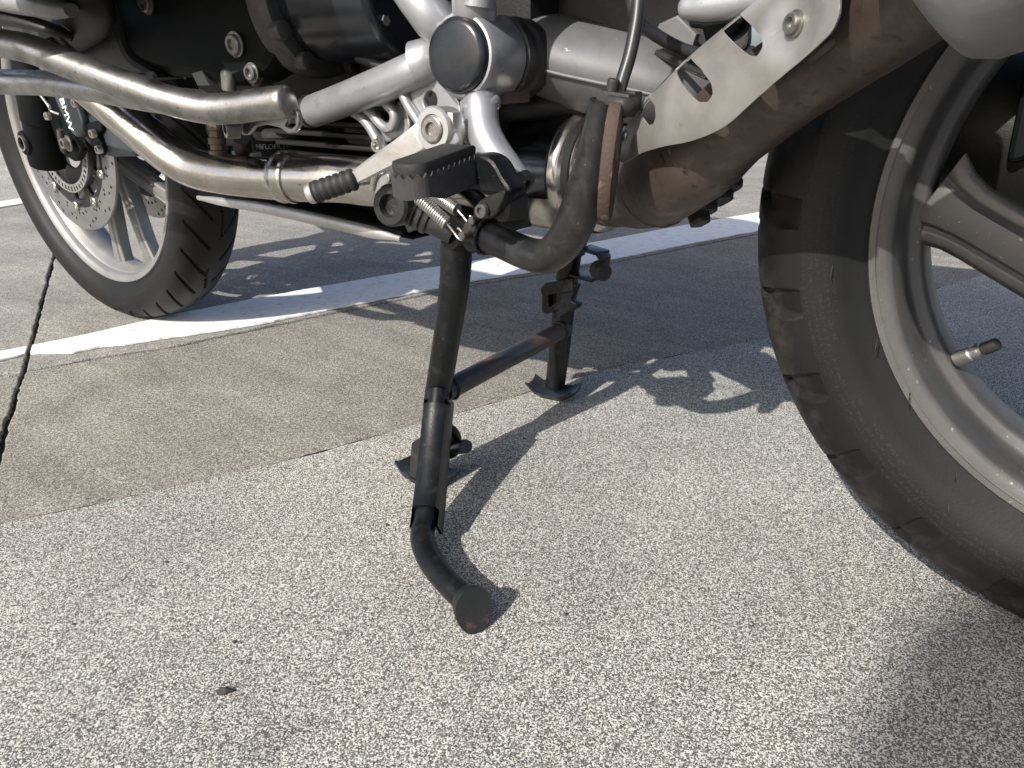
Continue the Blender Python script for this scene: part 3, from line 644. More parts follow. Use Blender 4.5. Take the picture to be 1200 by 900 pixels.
mb = MB(); mb.add(*tube([(-1.3984, -0.128, 0.4033), (-1.3811, -0.128, 0.3891), (-1.3818, -0.126, 0.3817), (-1.3653, -0.122, 0.3771)], .0022, 10, 6)); mb.build('sensor_lead', 'zinc', cal)
mb = MB(); mb.add(*tube([(-1.4008, -0.113, 0.3531), (-1.4082, -0.112, 0.3348), (-1.4332, -0.1, 0.3195)], [.0045, .0045, .006], 12, 6)); mb.build('sensor', 'dark_bolt', cal)

# --- centre stand
cs = empty('centre_stand', bike)
mb = MB(); mb.add(*tube([(-0.5654, -0.128, 0.3024), (-0.5722, -0.129, 0.279), (-0.5753, -0.13, 0.245), (-0.5896, -0.131, 0.1797), (-0.604, -0.133, 0.1164), (-0.6142, -0.134, 0.0658)], [.0155, .0158, .0150, .0140, .0140, .0130], 24, 8)); mb.build('leg', 'black_steel', cs)
mb = MB(); mb.add(*tube([(-0.604, -0.133, 0.1164), (-0.6175, -0.133, 0.0513), (-0.6254, -0.132, 0.0111)], .0115, 20, 5)); mb.build('foot_post', 'black_steel', cs)
mb = MB(); mb.add(*tube([(-0.5986, 0.128, 0.2494), (-0.608, 0.13, 0.1784), (-0.6155, 0.13, 0.099), (-0.6243, 0.132, 0.0227)], [.0150, .0150, .0148, .0140], 24, 8)); mb.build('leg', 'black_steel', cs)
mb = MB(); mb.add(*tube([(-0.5997, -0.128, 0.1187), (-0.6077, 0.128, 0.1136)], .0118, 22, 14)); mb.build('crossbar', 'black_steel_rust', cs)
# tang: tube out of the channel, sweeping back to a capped end near the ground
J = Vector((-0.5959, -0.14, 0.1252))
tang = [J] + [Vector(q) for q in [(-0.5698, -0.184, 0.07), (-0.5442, -0.2237, 0.035), (-0.5325, -0.2418, 0.0275), (-0.5105, -0.2577, 0.0235), (-0.4772, -0.2718, 0.0225), (-0.4435, -0.2818, 0.023)]]
mb = MB(); mb.add(*tube(tang, [.011, .0115, .0115, .0117, .0118, .0118, .0118], 24, 8)); tg = mb.build('tang', 'black_steel', cs)
e0 = Vector((-0.4438, -0.2867, 0.03)); ed = (tang[-1] - tang[-2]).normalized(); edc = (ed + Vector((.05, -.22, .30))).normalized()
mb = MB(); uu, vv, ww = basis(edc)
ring = []; 
for h, k in ((-.018, .62), (-.004, .93), (.003, 1.0), (.0042, .97)):
    ring.append([tang[-1] + edc * (.010 + h) + (uu * math.cos(2 * PI * i / 28) * .0170 + vv * math.sin(2 * PI * i / 28) * (.0175 if math.sin(2 * PI * i / 28) > 0 else .0250)) * k for i in range(28)])
v = [q for r_ in ring for q in r_]; f = []
for a in range(3):
    for i in range(28): f.append((a * 28 + i, a * 28 + (i + 1) % 28, (a + 1) * 28 + (i + 1) % 28, (a + 1) * 28 + i))
mb.add(v, f + [tuple(range(28)), tuple(84 + i for i in range(28))]); mb.build('tang_pad', 'pad_steel', tg, 45)
# channel: folded plate round the tube
ch = [Vector(q) for q in [(-0.5912, -0.147, 0.1203)]] + [Vector(q) for q in [(-0.5749, -0.1746, 0.084), (-0.5526, -0.2096, 0.049), (-0.5355, -0.2357, 0.0325)]]
pp = catmull(ch, 6); T_, N_ = frames(pp); v = []; f = []
camy = Vector((.45, -.86, .25)).normalized()
sec = [(-1.12, -1.2), (-1.12, .35), (-.95, .95), (-.6, 1.18), (0, 1.26), (.6, 1.18), (.95, .95), (1.12, .35), (1.12, -1.2)]
for inn in (0, 1):
    for i, p in enumerate(pp):
        side_v = T_[i].cross(camy).normalized(); out_v = side_v.cross(T_[i]).normalized(); end = min(i, len(pp) - 1 - i)
        for u_, w_ in sec:
            k = .0125 - (.0022 if inn else 0)
            w2 = w_
            v.append(p + side_v * u_ * k + out_v * (w2 * k - .002))
m = len(sec); L_ = len(pp)
for i in range(L_ - 1):
    front_open = i < 1 or i > L_ - 5
    for j in range(m - 1):
        if front_open and 1 <= j <= 6: continue
        a = i * m + j; f.append((a, a + 1, a + m + 1, a + m)); b = L_ * m + a; f.append((b, b + m, b + m + 1, b + 1))
for i in range(L_ - 1):
    for j in (0, m - 1): a = i * m + j; b = L_ * m + a; f.append((a, a + m, b + m, b))
mb = MB().add(v, f); mb.build('channel', 'black_steel', cs, 40)
# feet
def foot(name, c, rot_, tip, up=.004):
    """pressed foot plate: flat sole, upturned nose and edges"""
    v = []; f = []; nx, ny = 10, 6
    for top in (0, 1):
        for i in range(nx + 1):
            for j in range(ny + 1):
                u_ = i / nx * 2 - 1; w_ = j / ny * 2 - 1
                x_ = u_ * .036; y_ = w_ * .022 * (1 - .25 * sstep(.3, 1, -u_ * tip))
                z_ = .003 + up * 3 * max(0, abs(u_) - .45) ** 1.5 + up * 1.5 * max(0, abs(w_) - .5) + (.0042 if top else 0)
                v.append(Vector((x_, y_, z_)))
    n1 = (nx + 1) * (ny + 1)
    for i in range(nx):
        for j in range(ny):
            a = i * (ny + 1) + j; f.append((a, a + 1, a + ny + 2, a + ny + 1)); b = a + n1; f.append((b, b + ny + 1, b + ny + 2, b + 1))
    rim_ = [i * (ny + 1) for i in range(nx + 1)] + [nx * (ny + 1) + j for j in range(1, ny + 1)] + [i * (ny + 1) + ny for i in range(nx - 1, -1, -1)] + [j for j in range(ny - 1, 0, -1)]
    for a, b in zip(rim_, rim_[1:] + rim_[:1]): f.append((a, b, b + n1, a + n1))
    mt = Matrix.Translation(c) @ Matrix.Rotation(rot_, 4, 'Z')
    return MB().add([mt @ q for q in v], f).build(name, 'grey_steel', cs, 35)
foot('foot', (-.630, .135, .001), R(8), 1, .009); foot('foot', (-.632, -.132, .001), R(-8), 1)
# upright web on the near foot, bumper pegs and hook brackets
plateY('foot_web', [(-0.6304, 0.0568), (-0.6125, 0.0711), (-0.5908, 0.0789), (-0.5959, 0.0061), (-0.62, -0.0041), (-0.6398, -0.0012)], -.152, .005, 'grey_steel', cs, rnd=.004)
mb = MB(); b0 = Vector((-0.6109, -0.105, 0.035)); b1 = Vector((-0.5714, -0.128, 0.0607)); mb.add(*lathe(b0, b1 - b0, [(.0072, 0), (.0078, .002), (.0078, (b1 - b0).length - .001), (.0068, (b1 - b0).length)], 20)); mb.build('bumper', 'grey_steel', cs, 35)
mb = MB(); mb.add(*tube([(-0.6108, -0.125, 0.0661), (-0.6031, -0.118, 0.0655), (-0.6014, -0.112, 0.0524), (-0.6085, -0.108, 0.0315), (-0.6171, -0.112, 0.026)], .0050, 12, 6, 1.6)); mb.build('bumper_bracket', 'black_steel', cs)
# far leg: spring hooks, stop bracket and rubber bumper
for pl, Y in ([(-0.6351, 0.1694), (-0.6271, 0.1789), (-0.5856, 0.1913), (-0.585, 0.1745), (-0.6202, 0.1639), (-0.6309, 0.1573)], .108), ([(-0.635, 0.1589), (-0.6255, 0.1629), (-0.6239, 0.1444), (-0.6054, 0.1583), (-0.5975, 0.1574), (-0.5973, 0.1505), (-0.6265, 0.1344), (-0.6348, 0.1364)], .112), ([(-0.6141, 0.166), (-0.5936, 0.1843), (-0.5832, 0.1815), (-0.5902, 0.1598), (-0.5798, 0.157), (-0.5821, 0.1497), (-0.608, 0.133), (-0.6083, 0.1448), (-0.5979, 0.1537)], .112):
    plateY('spring_hook', pl, Y, .014, 'black_steel', cs, rnd=.002)
mb = MB(); q = [Vector(a) for a in [(-0.5905, 0.125, 0.2161), (-0.5772, 0.125, 0.2288), (-0.551, 0.118, 0.2273), (-0.546, 0.118, 0.2216), (-0.5484, 0.118, 0.1997), (-0.5566, 0.118, 0.1929), (-0.5897, 0.125, 0.1928)]]
for a, b in zip(q[:-1], q[1:]):
    ax = between(a, b, (0, 1, 0)); mb.add(*boxv((a + b) / 2, ((b - a).length / 2 + .0012, .0016, .013), ax))
mb.build('stop_bracket', 'black_steel', cs, bevel=.0006)
b0 = Vector((-0.5516, 0.11, 0.2086)); mb = MB(); mb.add(*lathe(b0, Vector((.75, -.55, 0)), [(.009, 0), (.0115, .002), (.0115, .008), (.0095, .009), (.0095, .012), (.0105, .013), (.0105, .020), (.008, .0215)], 24)); mb.build('bumper', 'black_rubber', cs, 30)
mb = MB(); mb.add(*tube([(-.566, -.145, .292), (-.566, .145, .292)], .011, 20, 2)); mb.build('pivot_shaft', 'black_steel', cs)
mb = MB(); mb.add(*helix((-.60, .142, .215), (-.585, .142, .30), .009, .0017, 20)); mb.build('return_spring', 'dark_bolt', cs)

# --- side stand, folded back
ss = empty('side_stand', bike)
mb = MB(); mb.add(*tube([(-0.532, -0.15, 0.3038), (-0.4952, -0.156, 0.2982), (-0.4673, -0.16, 0.2939), (-0.4464, -0.163, 0.2953), (-0.4299, -0.166, 0.3071), (-0.4148, -0.17, 0.3289), (-0.4036, -0.174, 0.3533), (-0.3955, -0.178, 0.384), (-0.3886, -0.182, 0.4145)], [.0145, .0138, .0138, .0142, .0150, .0155, .0155, .0120, .0095], 28, 8)); mb.build('leg', 'grey_steel', ss)
fc = Vector((-0.3778, -0.188, 0.3745))
fo = [(math.cos(a) * .024 + .002, math.sin(a) * .040) for a in [2 * PI * k / 36 for k in range(36)]]
me = plate_mesh(fo, (), .009, .0018)
a_x = Vector((-.30, .95, .05)).normalized(); a_z = Vector((.62, .20, .0)); 
cd = Vector((-0.2432, 0.445, -0.0607)).normalized()
up_ = Vector((.08, 0, 1)).normalized(); nn = cd.cross(up_).normalized(); nn = (nn + cd * -.10).normalized(); uz = (up_ - nn * up_.dot(nn)).normalized(); ux = uz.cross(nn)
me.transform(Matrix(((ux.x, uz.x, nn.x, fc.x), (ux.y, uz.y, nn.y, fc.y), (ux.z, uz.z, nn.z, fc.z), (0, 0, 0, 1))))
link('foot_plate', me, 'rusty_plate', ss, 35)
plateY('pivot_fork', [(-0.5656, 0.3187), (-0.5456, 0.3162), (-0.5301, 0.3104), (-0.5208, 0.3009), (-0.527, 0.2887), (-0.542, 0.2875), (-0.5527, 0.2955), (-0.5704, 0.3089)], -.152, .012, 'black_steel', ss, bevel=.0025, rnd=.006)
mb = MB(); mb.add(*lathe((-0.5257, -0.164, 0.2973), (0, 1, 0), [(.009, 0), (.0105, .002), (.0105, .02), (.009, .022)], 24)); mb.build('pivot_boss', 'black_steel', ss, 30)
# springs with their hooked ends
for a, b, hk in (((-0.5716, -0.178, 0.3331), (-0.5445, -0.172, 0.3121), [(-0.5445, -0.172, 0.3121), (-0.5397, -0.17, 0.3056), (-0.5341, -0.17, 0.3003), (-0.5293, -0.17, 0.2994), (-0.5282, -0.17, 0.3033), (-0.5309, -0.17, 0.3074), (-0.5338, -0.171, 0.3094)]),
                 ((-0.5716, -0.158, 0.3333), (-0.5442, -0.158, 0.3218), [(-0.5442, -0.158, 0.3218), (-0.5376, -0.158, 0.3165), (-0.5319, -0.158, 0.3119), (-0.5271, -0.158, 0.3117), (-0.527, -0.158, 0.3154), (-0.5297, -0.158, 0.3181)])):
    mb = MB(); mb.add(*helix(a, b, .0052, .00105, 15)); mb.add(*tube(hk, .00115, 8, 5)); mb.build('spring', 'zinc', ss, 60)
mb = MB(); mb.add(*tube([(-0.5774, -0.18, 0.3379), (-0.5745, -0.179, 0.3359), (-0.5706, -0.178, 0.3324)], .0012, 8, 4)); mb.build('spring_hook', 'zinc', ss)
for c in [(-0.5243, -0.178, 0.3045), (-0.5223, -0.166, 0.3158)]: mb = MB(); mb.add(*lathe(c, (0, 1, 0), [(.003, 0), (.0038, .001), (.0038, .02)], 14)); mb.build('spring_pin', 'dark_bolt', ss, 30)
# stand mounting: boss with star socket, spacer rings, shaft
bolt('mount_bolt', (-0.6077, -0.168, 0.3215), (.18, -1, .1), .0190, .014, bike, 'grey_steel')
mo = Vector((-0.6008, -0.16, 0.3163)); md = Vector((-0.565, -0.14, 0.2965)) - mo
mb = MB(); mb.add(*lathe(mo, md, [(.012, 0), (.0145, .002), (.0145, .006), (.0125, .0075), (.0145, .009), (.0145, .013), (.0125, .0145), (.0145, .016), (.0145, .020), (.0122, .0215), (.0122, md.length)], 28)); mb.build('mount_shaft', 'grey_steel', bike, 30)

# --- foot peg with toothed metal cage and rubber pad
fp_ = empty('foot_peg', bike)
tipp = Vector((-0.4985, -0.264, 0.3663)); root = Vector((-0.508, -0.19, 0.3735))
A_ = (root - tipp); La = A_.length; A_ = A_.normalized(); Wd = Vector((0, 0, 1)).cross(A_).normalized() * -1
if Wd.x < 0: Wd = -Wd                                             # Wd towards the rear
Up = A_.cross(Wd).normalized()
if Up.z < 0: Up = -Up
hw_ = .0160
u_path = [tipp + A_ * (La * (1 - k / 30)) + Wd * hw_ for k in range(0, 28)]
for k in range(0, 17):
    a = PI / 2 - PI * k / 16; u_path.append(tipp + A_ * (La * .07) + Wd * hw_ * math.sin(a) - A_ * hw_ * .8 * math.cos(a))
u_path += [tipp + A_ * (La * (k / 30)) - Wd * hw_ for k in range(3, 31)]
fine = []
for a, b in zip(u_path[:-1], u_path[1:]):
    for k in range(8): fine.append(a.lerp(b, k / 8))
s_ = 0; v = []; f = []
for i, p in enumerate(fine):
    t = (fine[min(i + 1, len(fine) - 1)] - fine[max(i - 1, 0)]).normalized(); nrm = t.cross(Up).normalized()
    if i: s_ += (p - fine[i - 1]).length
    tooth = .0016 * (1 + math.cos(s_ / .0072 * 2 * PI))
    lo = -.0175 + .003 * math.cos(min(1, abs((p - tipp).dot(A_)) / La * 3) * PI)
    for q in (p + Up * (-.001 + tooth), p + Up * lo, p + Up * lo + nrm * .0028, p + Up * (-.001 + tooth) + nrm * .0028): v.append(q)
for i in range(len(fine) - 1):
    for j in range(4): f.append((i * 4 + j, i * 4 + (j + 1) % 4, i * 4 + 4 + (j + 1) % 4, i * 4 + 4 + j))
MB().add(v, f + [(0, 1, 2, 3), tuple(len(v) - 4 + k for k in range(4))]).build('toothed_cage', 'peg_cage', fp_, 30)
mb = MB(); ol = []
for k in range(0, 13): a = -PI / 2 - PI * k / 12; ol.append(A_ * (La * .10) + A_ * hw_ * math.cos(a) * .95 + Wd * -hw_ * .98 * math.sin(a) * -1)
ol = [A_ * La * .98 - Wd * hw_ * .92] + [A_ * La * .08 + A_ * hw_ * .72 * math.cos(PI / 2 + PI * k / 14) * 1 - Wd * hw_ * .95 * math.sin(PI / 2 + PI * k / 14) for k in range(15)] + [A_ * La * .98 + Wd * hw_ * .92]
n_ = len(ol); cen = sum(ol, Vector()) / n_
rows = [(.93, -.004), (.96, .003), (.97, .0068), (.93, .0088), (.86, .0093)]
v = [tipp + cen + (q - cen) * sc + Up * h for sc, h in rows for q in ol]; f = []
for r_ in range(len(rows) - 1):
    for i in range(n_): f.append((r_ * n_ + i, r_ * n_ + (i + 1) % n_, (r_ + 1) * n_ + (i + 1) % n_, (r_ + 1) * n_ + i))
mb.add(v, f + [tuple(range(n_)), tuple((len(rows) - 1) * n_ + i for i in range(n_))])
mb.build('rubber_pad', 'black_rubber', fp_, 40)
plateY('peg_arm', [(-0.5458, 0.3462), (-0.53, 0.3563), (-0.4918, 0.3768), (-0.4736, 0.3729), (-0.4642, 0.3586), (-0.4562, 0.3517), (-0.4629, 0.3383), (-0.4782, 0.3262), (-0.4902, 0.3262), (-0.4986, 0.3362), (-0.5107, 0.3431), (-0.5298, 0.3455)], -.196, .022, 'black_steel', fp_, bevel=.003, rnd=.008)
plateY('hinge_ear', [(-0.4895, 0.3351), (-0.4824, 0.3423), (-0.4706, 0.3478), (-0.4575, 0.3521), (-0.4584, 0.3464), (-0.4685, 0.3313), (-0.4813, 0.3274), (-0.489, 0.3278)], -.203, .006, 'grey_steel', fp_, bevel=.0015, rnd=.006)
bolt('hinge_pin', (-0.4776, -0.205, 0.335), (0, -1, 0), .0055, .004, fp_, 'dark_bolt')
mb = MB(); mb.add(*lathe((-0.4749, -0.19, 0.3362), (.3, 1, 0), [(.010, 0), (.0125, .003), (.0125, .022), (.010, .024)], 24)); mb.build('hinge_bush', 'black_rubber', fp_, 30)

# --- gear lever
gl = empty('gear_lever', bike)
pv = Vector((-0.5476, -0.18, 0.3898))
gp_ = [Vector(q) for q in [(-0.5592, -0.176, 0.3857), (-0.5762, -0.184, 0.3746), (-0.5959, -0.192, 0.3638), (-0.6154, -0.2, 0.3526), (-0.6285, -0.206, 0.3451)]]
mb = MB()
v = []; f = []; pp = catmull(gp_, 5); T_, N_ = frames(pp)
for i, p in enumerate(pp):
    t = i / (len(pp) - 1); hh = .0150 * (1 - t) + .0062 * t; ww_ = .0050 * (1 - t) + .0050 * t; b = T_[i].cross(N_[i])
    for a, c in ((-1, -.6), (-1, .6), (-.75, 1), (.75, 1), (1, .6), (1, -.6), (.75, -1), (-.75, -1)): v.append(p + N_[i] * hh * a * .78 + b * ww_ * c)
for i in range(len(pp) - 1):
    for j in range(8): f.append((i * 8 + j, i * 8 + (j + 1) % 8, i * 8 + 8 + (j + 1) % 8, i * 8 + 8 + j))
mb.add(v, f + [tuple(range(8)), tuple(len(v) - 8 + k for k in range(8))]); mb.build('arm', 'lever', gl, 35)
mb = MB(); mb.add(*lathe(pv + Vector((0, .004, 0)), (.05, -1, .05), [(.0175, -.018), (.0182, -.014), (.0182, .004), (.0168, .0062), (.0120, .0062), (.0108, .0045)], 36)); mb.build('boss', 'lever', gl, 30)
bolt('pivot_bolt', pv + Vector((0, .001, 0)), (.05, -1, .05), .0105, .0045, gl, 'bolt')
mb = MB(); mb.add(*lathe((-0.5327, -0.172, 0.3825), (.6, -.7, .1), [(.006, -.012), (.0065, -.01), (.0065, .003), (.005, .005), (.0001, .005)], 16)); mb.add(*boxv((-0.5396, -0.17, 0.3894), (.010, .006, .014))); mb.build('pinch_clamp', 'lever', gl, 35, bevel=.0015)
g0 = Vector((-0.6203, -0.203, 0.3483)); g1 = Vector((-0.6531, -0.226, 0.336)); gd = (g1 - g0); gL = gd.length
prof = [(.0062, 0)]
for k in range(6): b_ = gL * (.04 + .155 * k); prof += [(.0088, b_), (.0098, b_ + gL * .03), (.0098, b_ + gL * .10), (.0086, b_ + gL * .125)]
prof += [(.0094, gL * .97), (.0088, gL * .985)]
mb = MB(); mb.add(*lathe(g0, gd, prof, 28)); mb.build('peg_rubber', 'black_rubber', gl, 45)
mb = MB(); mb.add(*lathe(g0 + gd * .98, gd, [(.0088, 0), (.0092, .001), (.0090, .004), (.0080, .0058), (.0001, .0062)], 28)); mb.build('peg_tip', 'lever', gl, 40)
mb = MB(); mb.add(*tube([(-0.642, -0.15, 0.3767), (-0.6238, -0.165, 0.3713), (-0.6191, -0.17, 0.3676)], .0038, 12, 4)); mb.build('linkage_joint', 'zinc', gl)
mb = MB(); mb.add(*tube([(-0.621, -0.168, 0.3688), (-0.637, -0.165, 0.3456), (-0.6444, -0.164, 0.3317)], .003, 10, 4)); mb.build('linkage_rod', 'zinc', gl)
plateY('linkage_lever', [(-0.6315, 0.3446), (-0.6187, 0.3493), (-0.6175, 0.3411), (-0.6283, 0.3341), (-0.6305, 0.3253), (-0.6255, 0.3195), (-0.6382, 0.3191), (-0.6406, 0.3268), (-0.636, 0.3366)], -.166, .008, 'lever', gl, bevel=.002, rnd=.004)

# --- silver frame
fr = empty('frame', bike)
mb = MB()
mb.add(*tube([(-0.7601, -0.135, 0.3953), (-0.7139, -0.136, 0.406), (-0.6558, -0.138, 0.4204), (-0.6076, -0.137, 0.4339), (-0.5863, -0.125, 0.444)], .0155, 26, 5)); mb.build('tube', 'silver_paint', fr)
mb = MB(); mb.add(*lathe((-0.7544, -0.135, 0.3971), Vector((-1, 0, -.22)), [(.0150, -.003), (.0165, 0), (.0165, .004), (.0135, .006), (.0135, .016), (.011, .018)], 24)); mb.build('tube_end', 'engine_dark', fr, 30)
mb = MB(); mb.add(*tube([(-0.603, -0.137, 0.4387), (-0.5965, -0.134, 0.4407), (-0.5893, -0.125, 0.444)], [.0195, .0190, .0175], 24, 5)); mb.build('weld_collar', 'silver_paint', fr)
mb = MB(); mb.add(*tube([(-0.6119, -0.14, 0.5069), (-0.592, -0.14, 0.4869), (-0.5811, -0.132, 0.4715), (-0.5771, -0.112, 0.4561)], [.0165, .0172, .0185, .019], 26, 6)); mb.build('tube', 'silver_paint', fr)
mb = MB(); mb.add(*tube([(-0.5348, -0.139, 0.5258), (-0.5351, -0.139, 0.4971), (-0.5398, -0.132, 0.4767), (-0.5557, -0.112, 0.4621)], [.0170, .0172, .0182, .020], 26, 6)); mb.build('tube', 'silver_paint', fr)
hubc = Vector((-0.5434, -0.148, 0.4451))
ha = Vector((.06, -1, .03)).normalized()
mb = MB(); mb.add(*lathe(hubc, ha, [(.0300, -.055), (.0330, -.050), (.0330, -.030), (.0335, -.004), (.0315, .0), (.0295, .0005), (.0292, -.004)], 56)); mb.build('pivot_housing', 'silver_paint', fr, 40)
mb = MB(); mb.add(*lathe(hubc, ha, [(.0290, -.004), (.0288, .003), (.0272, .0068), (.0235, .0082), (.012, .0088), (.0001, .009)], 56)); mb.build('pivot_cap', 'dark_gloss', fr, 50)
mb = MB(); mb.add(*lathe(hubc - ha * .055, ha, [(.030, -.042), (.0345, -.038), (.0345, -.022), (.0320, -.018), (.0320, -.012), (.0340, -.008), (.034, 0), (.030, .002)], 48)); mb.build('bearing_housing', 'engine_grey', fr, 30)
mb = MB(); mb.add(*tube([(-0.5477, -0.12, 0.4274), (-0.5312, -0.138, 0.4079), (-0.5243, -0.144, 0.3896), (-0.5141, -0.147, 0.3754), (-0.4969, -0.15, 0.3589), (-0.4833, -0.152, 0.3478)], [.0150, .0148, .0146, .0146, .0146, .0140], 26, 7)); mb.build('tube', 'silver_paint', fr)
mb = MB(); mb.add(*lathe((-0.532, -0.137, 0.4079), (.02, -.3, 1), [(.0150, -.006), (.0170, -.004), (.0175, 0), (.0170, .004), (.0150, .006)], 28)); mb.build('weld_collar', 'silver_paint', fr, 50)
tq = [Vector(q) for q in [(-0.4906, -0.1515, 0.3541), (-0.4824, -0.152, 0.3465)]]
mb = MB(); mb.add(*lathe(tq[1], tq[1] - tq[0], [(.0145, -.004), (.0152, 0), (.0152, .003), (.0105, .0032), (.0100, -.010), (.0001, -.010)], 26)); mb.build('tube_end', 'engine_dark', fr, 30)
mb = MB(); mb.add(*tube([(-0.5087, -0.16, 0.366), (-0.505, -0.158, 0.3647), (-0.5021, -0.156, 0.3633)], .0060, 16, 4, rn=.6)); mb.build('weld_lug', 'silver_paint', fr)
plateY('side_plate', [(-0.6256, 0.4304), (-0.6105, 0.4332), (-0.6069, 0.4276), (-0.5947, 0.4255), (-0.5785, 0.4269), (-0.5691, 0.4195), (-0.5589, 0.4107), (-0.5556, 0.3983), (-0.5535, 0.3823), (-0.5635, 0.3783), (-0.5775, 0.3813), (-0.5936, 0.3865), (-0.6081, 0.3889), (-0.6116, 0.3976), (-0.6183, 0.4069), (-0.6259, 0.4176)], -.134, .0075, 'silver_paint', fr, holes=[[(-0.5837, 0.4096), (-0.5841, 0.4075), (-0.585, 0.4055), (-0.5864, 0.4038), (-0.5882, 0.4025), (-0.5903, 0.4016), (-0.5924, 0.4013), (-0.5946, 0.4015), (-0.5965, 0.4023), (-0.5981, 0.4036), (-0.5993, 0.4052), (-0.6, 0.4072), (-0.6001, 0.4093), (-0.5996, 0.4115), (-0.5986, 0.4134), (-0.5972, 0.4151), (-0.5954, 0.4164), (-0.5933, 0.4173), (-0.5912, 0.4176), (-0.5891, 0.4173), (-0.5872, 0.4165), (-0.5856, 0.4153), (-0.5845, 0.4136), (-0.5838, 0.4117)]], bevel=.0015, rnd=.004)
mb = MB(); mb.add(*tube([(-0.6278, -0.136, 0.4219), (-0.6203, -0.137, 0.412), (-0.6147, -0.137, 0.4034), (-0.606, -0.137, 0.3935), (-0.6013, -0.137, 0.3864)], [.0055, .0048, .0045, .0045, .004], 14, 6)); mb.build('plate_rib', 'silver_paint', fr)
mb = MB(); mb.add(*tube([(-0.5465, -0.14, 0.4037), (-0.5451, -0.141, 0.3956), (-0.5438, -0.142, 0.3853), (-0.5378, -0.144, 0.3753), (-0.5319, -0.146, 0.366)], [.0045, .0040, .0045, .0042, .005], 12, 6)); mb.build('weld_bead', 'silver_paint', fr)
# cast bracket with looped ribs under the front tube
plateY('bracket_web', [(-0.7142, 0.3998), (-0.6956, 0.408), (-0.682, 0.4005), (-0.6681, 0.3883), (-0.6523, 0.3935), (-0.6485, 0.408), (-0.6372, 0.4082), (-0.634, 0.3955), (-0.6317, 0.3842), (-0.645, 0.3759), (-0.6668, 0.3686), (-0.6787, 0.3696), (-0.6844, 0.3822), (-0.6979, 0.3914)], -.120, .006, 'silver_paint', fr, bevel=.0015, rnd=.005)
mb = MB(); mb.add(*tube([(-0.6864, -0.128, 0.4031), (-0.6742, -0.128, 0.3956), (-0.6613, -0.128, 0.3859), (-0.6522, -0.128, 0.3839), (-0.6447, -0.128, 0.3896), (-0.6449, -0.128, 0.3986), (-0.6543, -0.128, 0.406)], .0048, 14, 6, rn=.8)); mb.build('bracket_rib', 'silver_paint', fr)
mb = MB(); mb.add(*tube([(-0.703, -0.128, 0.398), (-0.6902, -0.128, 0.3928), (-0.6793, -0.128, 0.3845), (-0.6711, -0.128, 0.3738), (-0.6649, -0.128, 0.3661)], .0050, 14, 6, rn=.8)); mb.build('bracket_rib', 'silver_paint', fr)
for c in [(-0.6874, -0.131, 0.407), (-0.6481, -0.133, 0.4152)]: box('mount_tab', c, (.0135, .006, .0085), 'silver_paint', fr, between((0, 0, 0), (1, 0, .36)), .003)
bolt('bracket_bolt', (-0.6584, -0.134, 0.3685), (0, -1, 0), .0068, .008, fr, 'zinc', 'torx')

# --- engine: crankcase, cylinders, gearbox, sump
en = empty('engine', bike)
mb = MB(); mb.add(*boxv((-.90, .05, .50), (.19, .11, .16))); mb.add(*boxv((-.64, .06, .515), (.10, .11, .09))); mb.build('crankcase', 'engine_dark', en, bevel=.02)
mb = MB(); mb.add(*boxv((-.80, .03, .345), (.17, .09, .035)))
mb.build('sump', 'engine_dark', en, bevel=.01)
for k in range(6): box('sump_fin', ((-0.7601, -0.1, 0.3782)[0] - .01, -.090, .395 - k * .0115), (.085, .022, .0022), 'engine_dark', en, None, .0008)
plateY('sump_corner', [(-0.7525, 0.3809), (-0.7183, 0.3796), (-0.7089, 0.3631), (-0.7213, 0.3573), (-0.7474, 0.3612), (-0.7543, 0.3696)], -.098, .03, 'engine_grey', en, bevel=.003, rnd=.006)
# oil filter with faded print
oc = Vector((-0.9032, -0.078, 0.3479))
mb = MB(); mb.add(*lathe(oc - Vector((0, 0, .040)), (0, 0, 1), [(.030, 0), (.034, .003), (.034, .070), (.030, .076), (.030, .080)], 48)); of = mb.build('oil_filter', 'black_plastic', en, 35)
for s, z_, sz in (('HIFLOFILTRO', .005, .0078), ('HF 160', -.007, .0065)):
    me = text_mesh(s, sz, .0002); ang0 = math.atan2((-0.1345, -0.633, 0.4352)[1] - oc.y, (-0.1345, -0.633, 0.4352)[0] - oc.x) + (.20 if z_ < 0 else 0.0)
    for q in me.vertices:
        a = ang0 + q.co.x / .0342; rr_ = .0342 + q.co.z; q.co = (oc.x + rr_ * math.cos(a), oc.y + rr_ * math.sin(a), oc.z + z_ + q.co.y)
    link('filter_print', me, 'faded_print', of, smooth=False)
mb = MB(); mb.add(*lathe((-0.8779, -0.078, 0.3648), (0, 0, 1), [(.036, -.004), (.039, 0), (.039, .006), (.034, .009)], 40)); mb.build('filter_flange', 'engine_grey', en, 30)
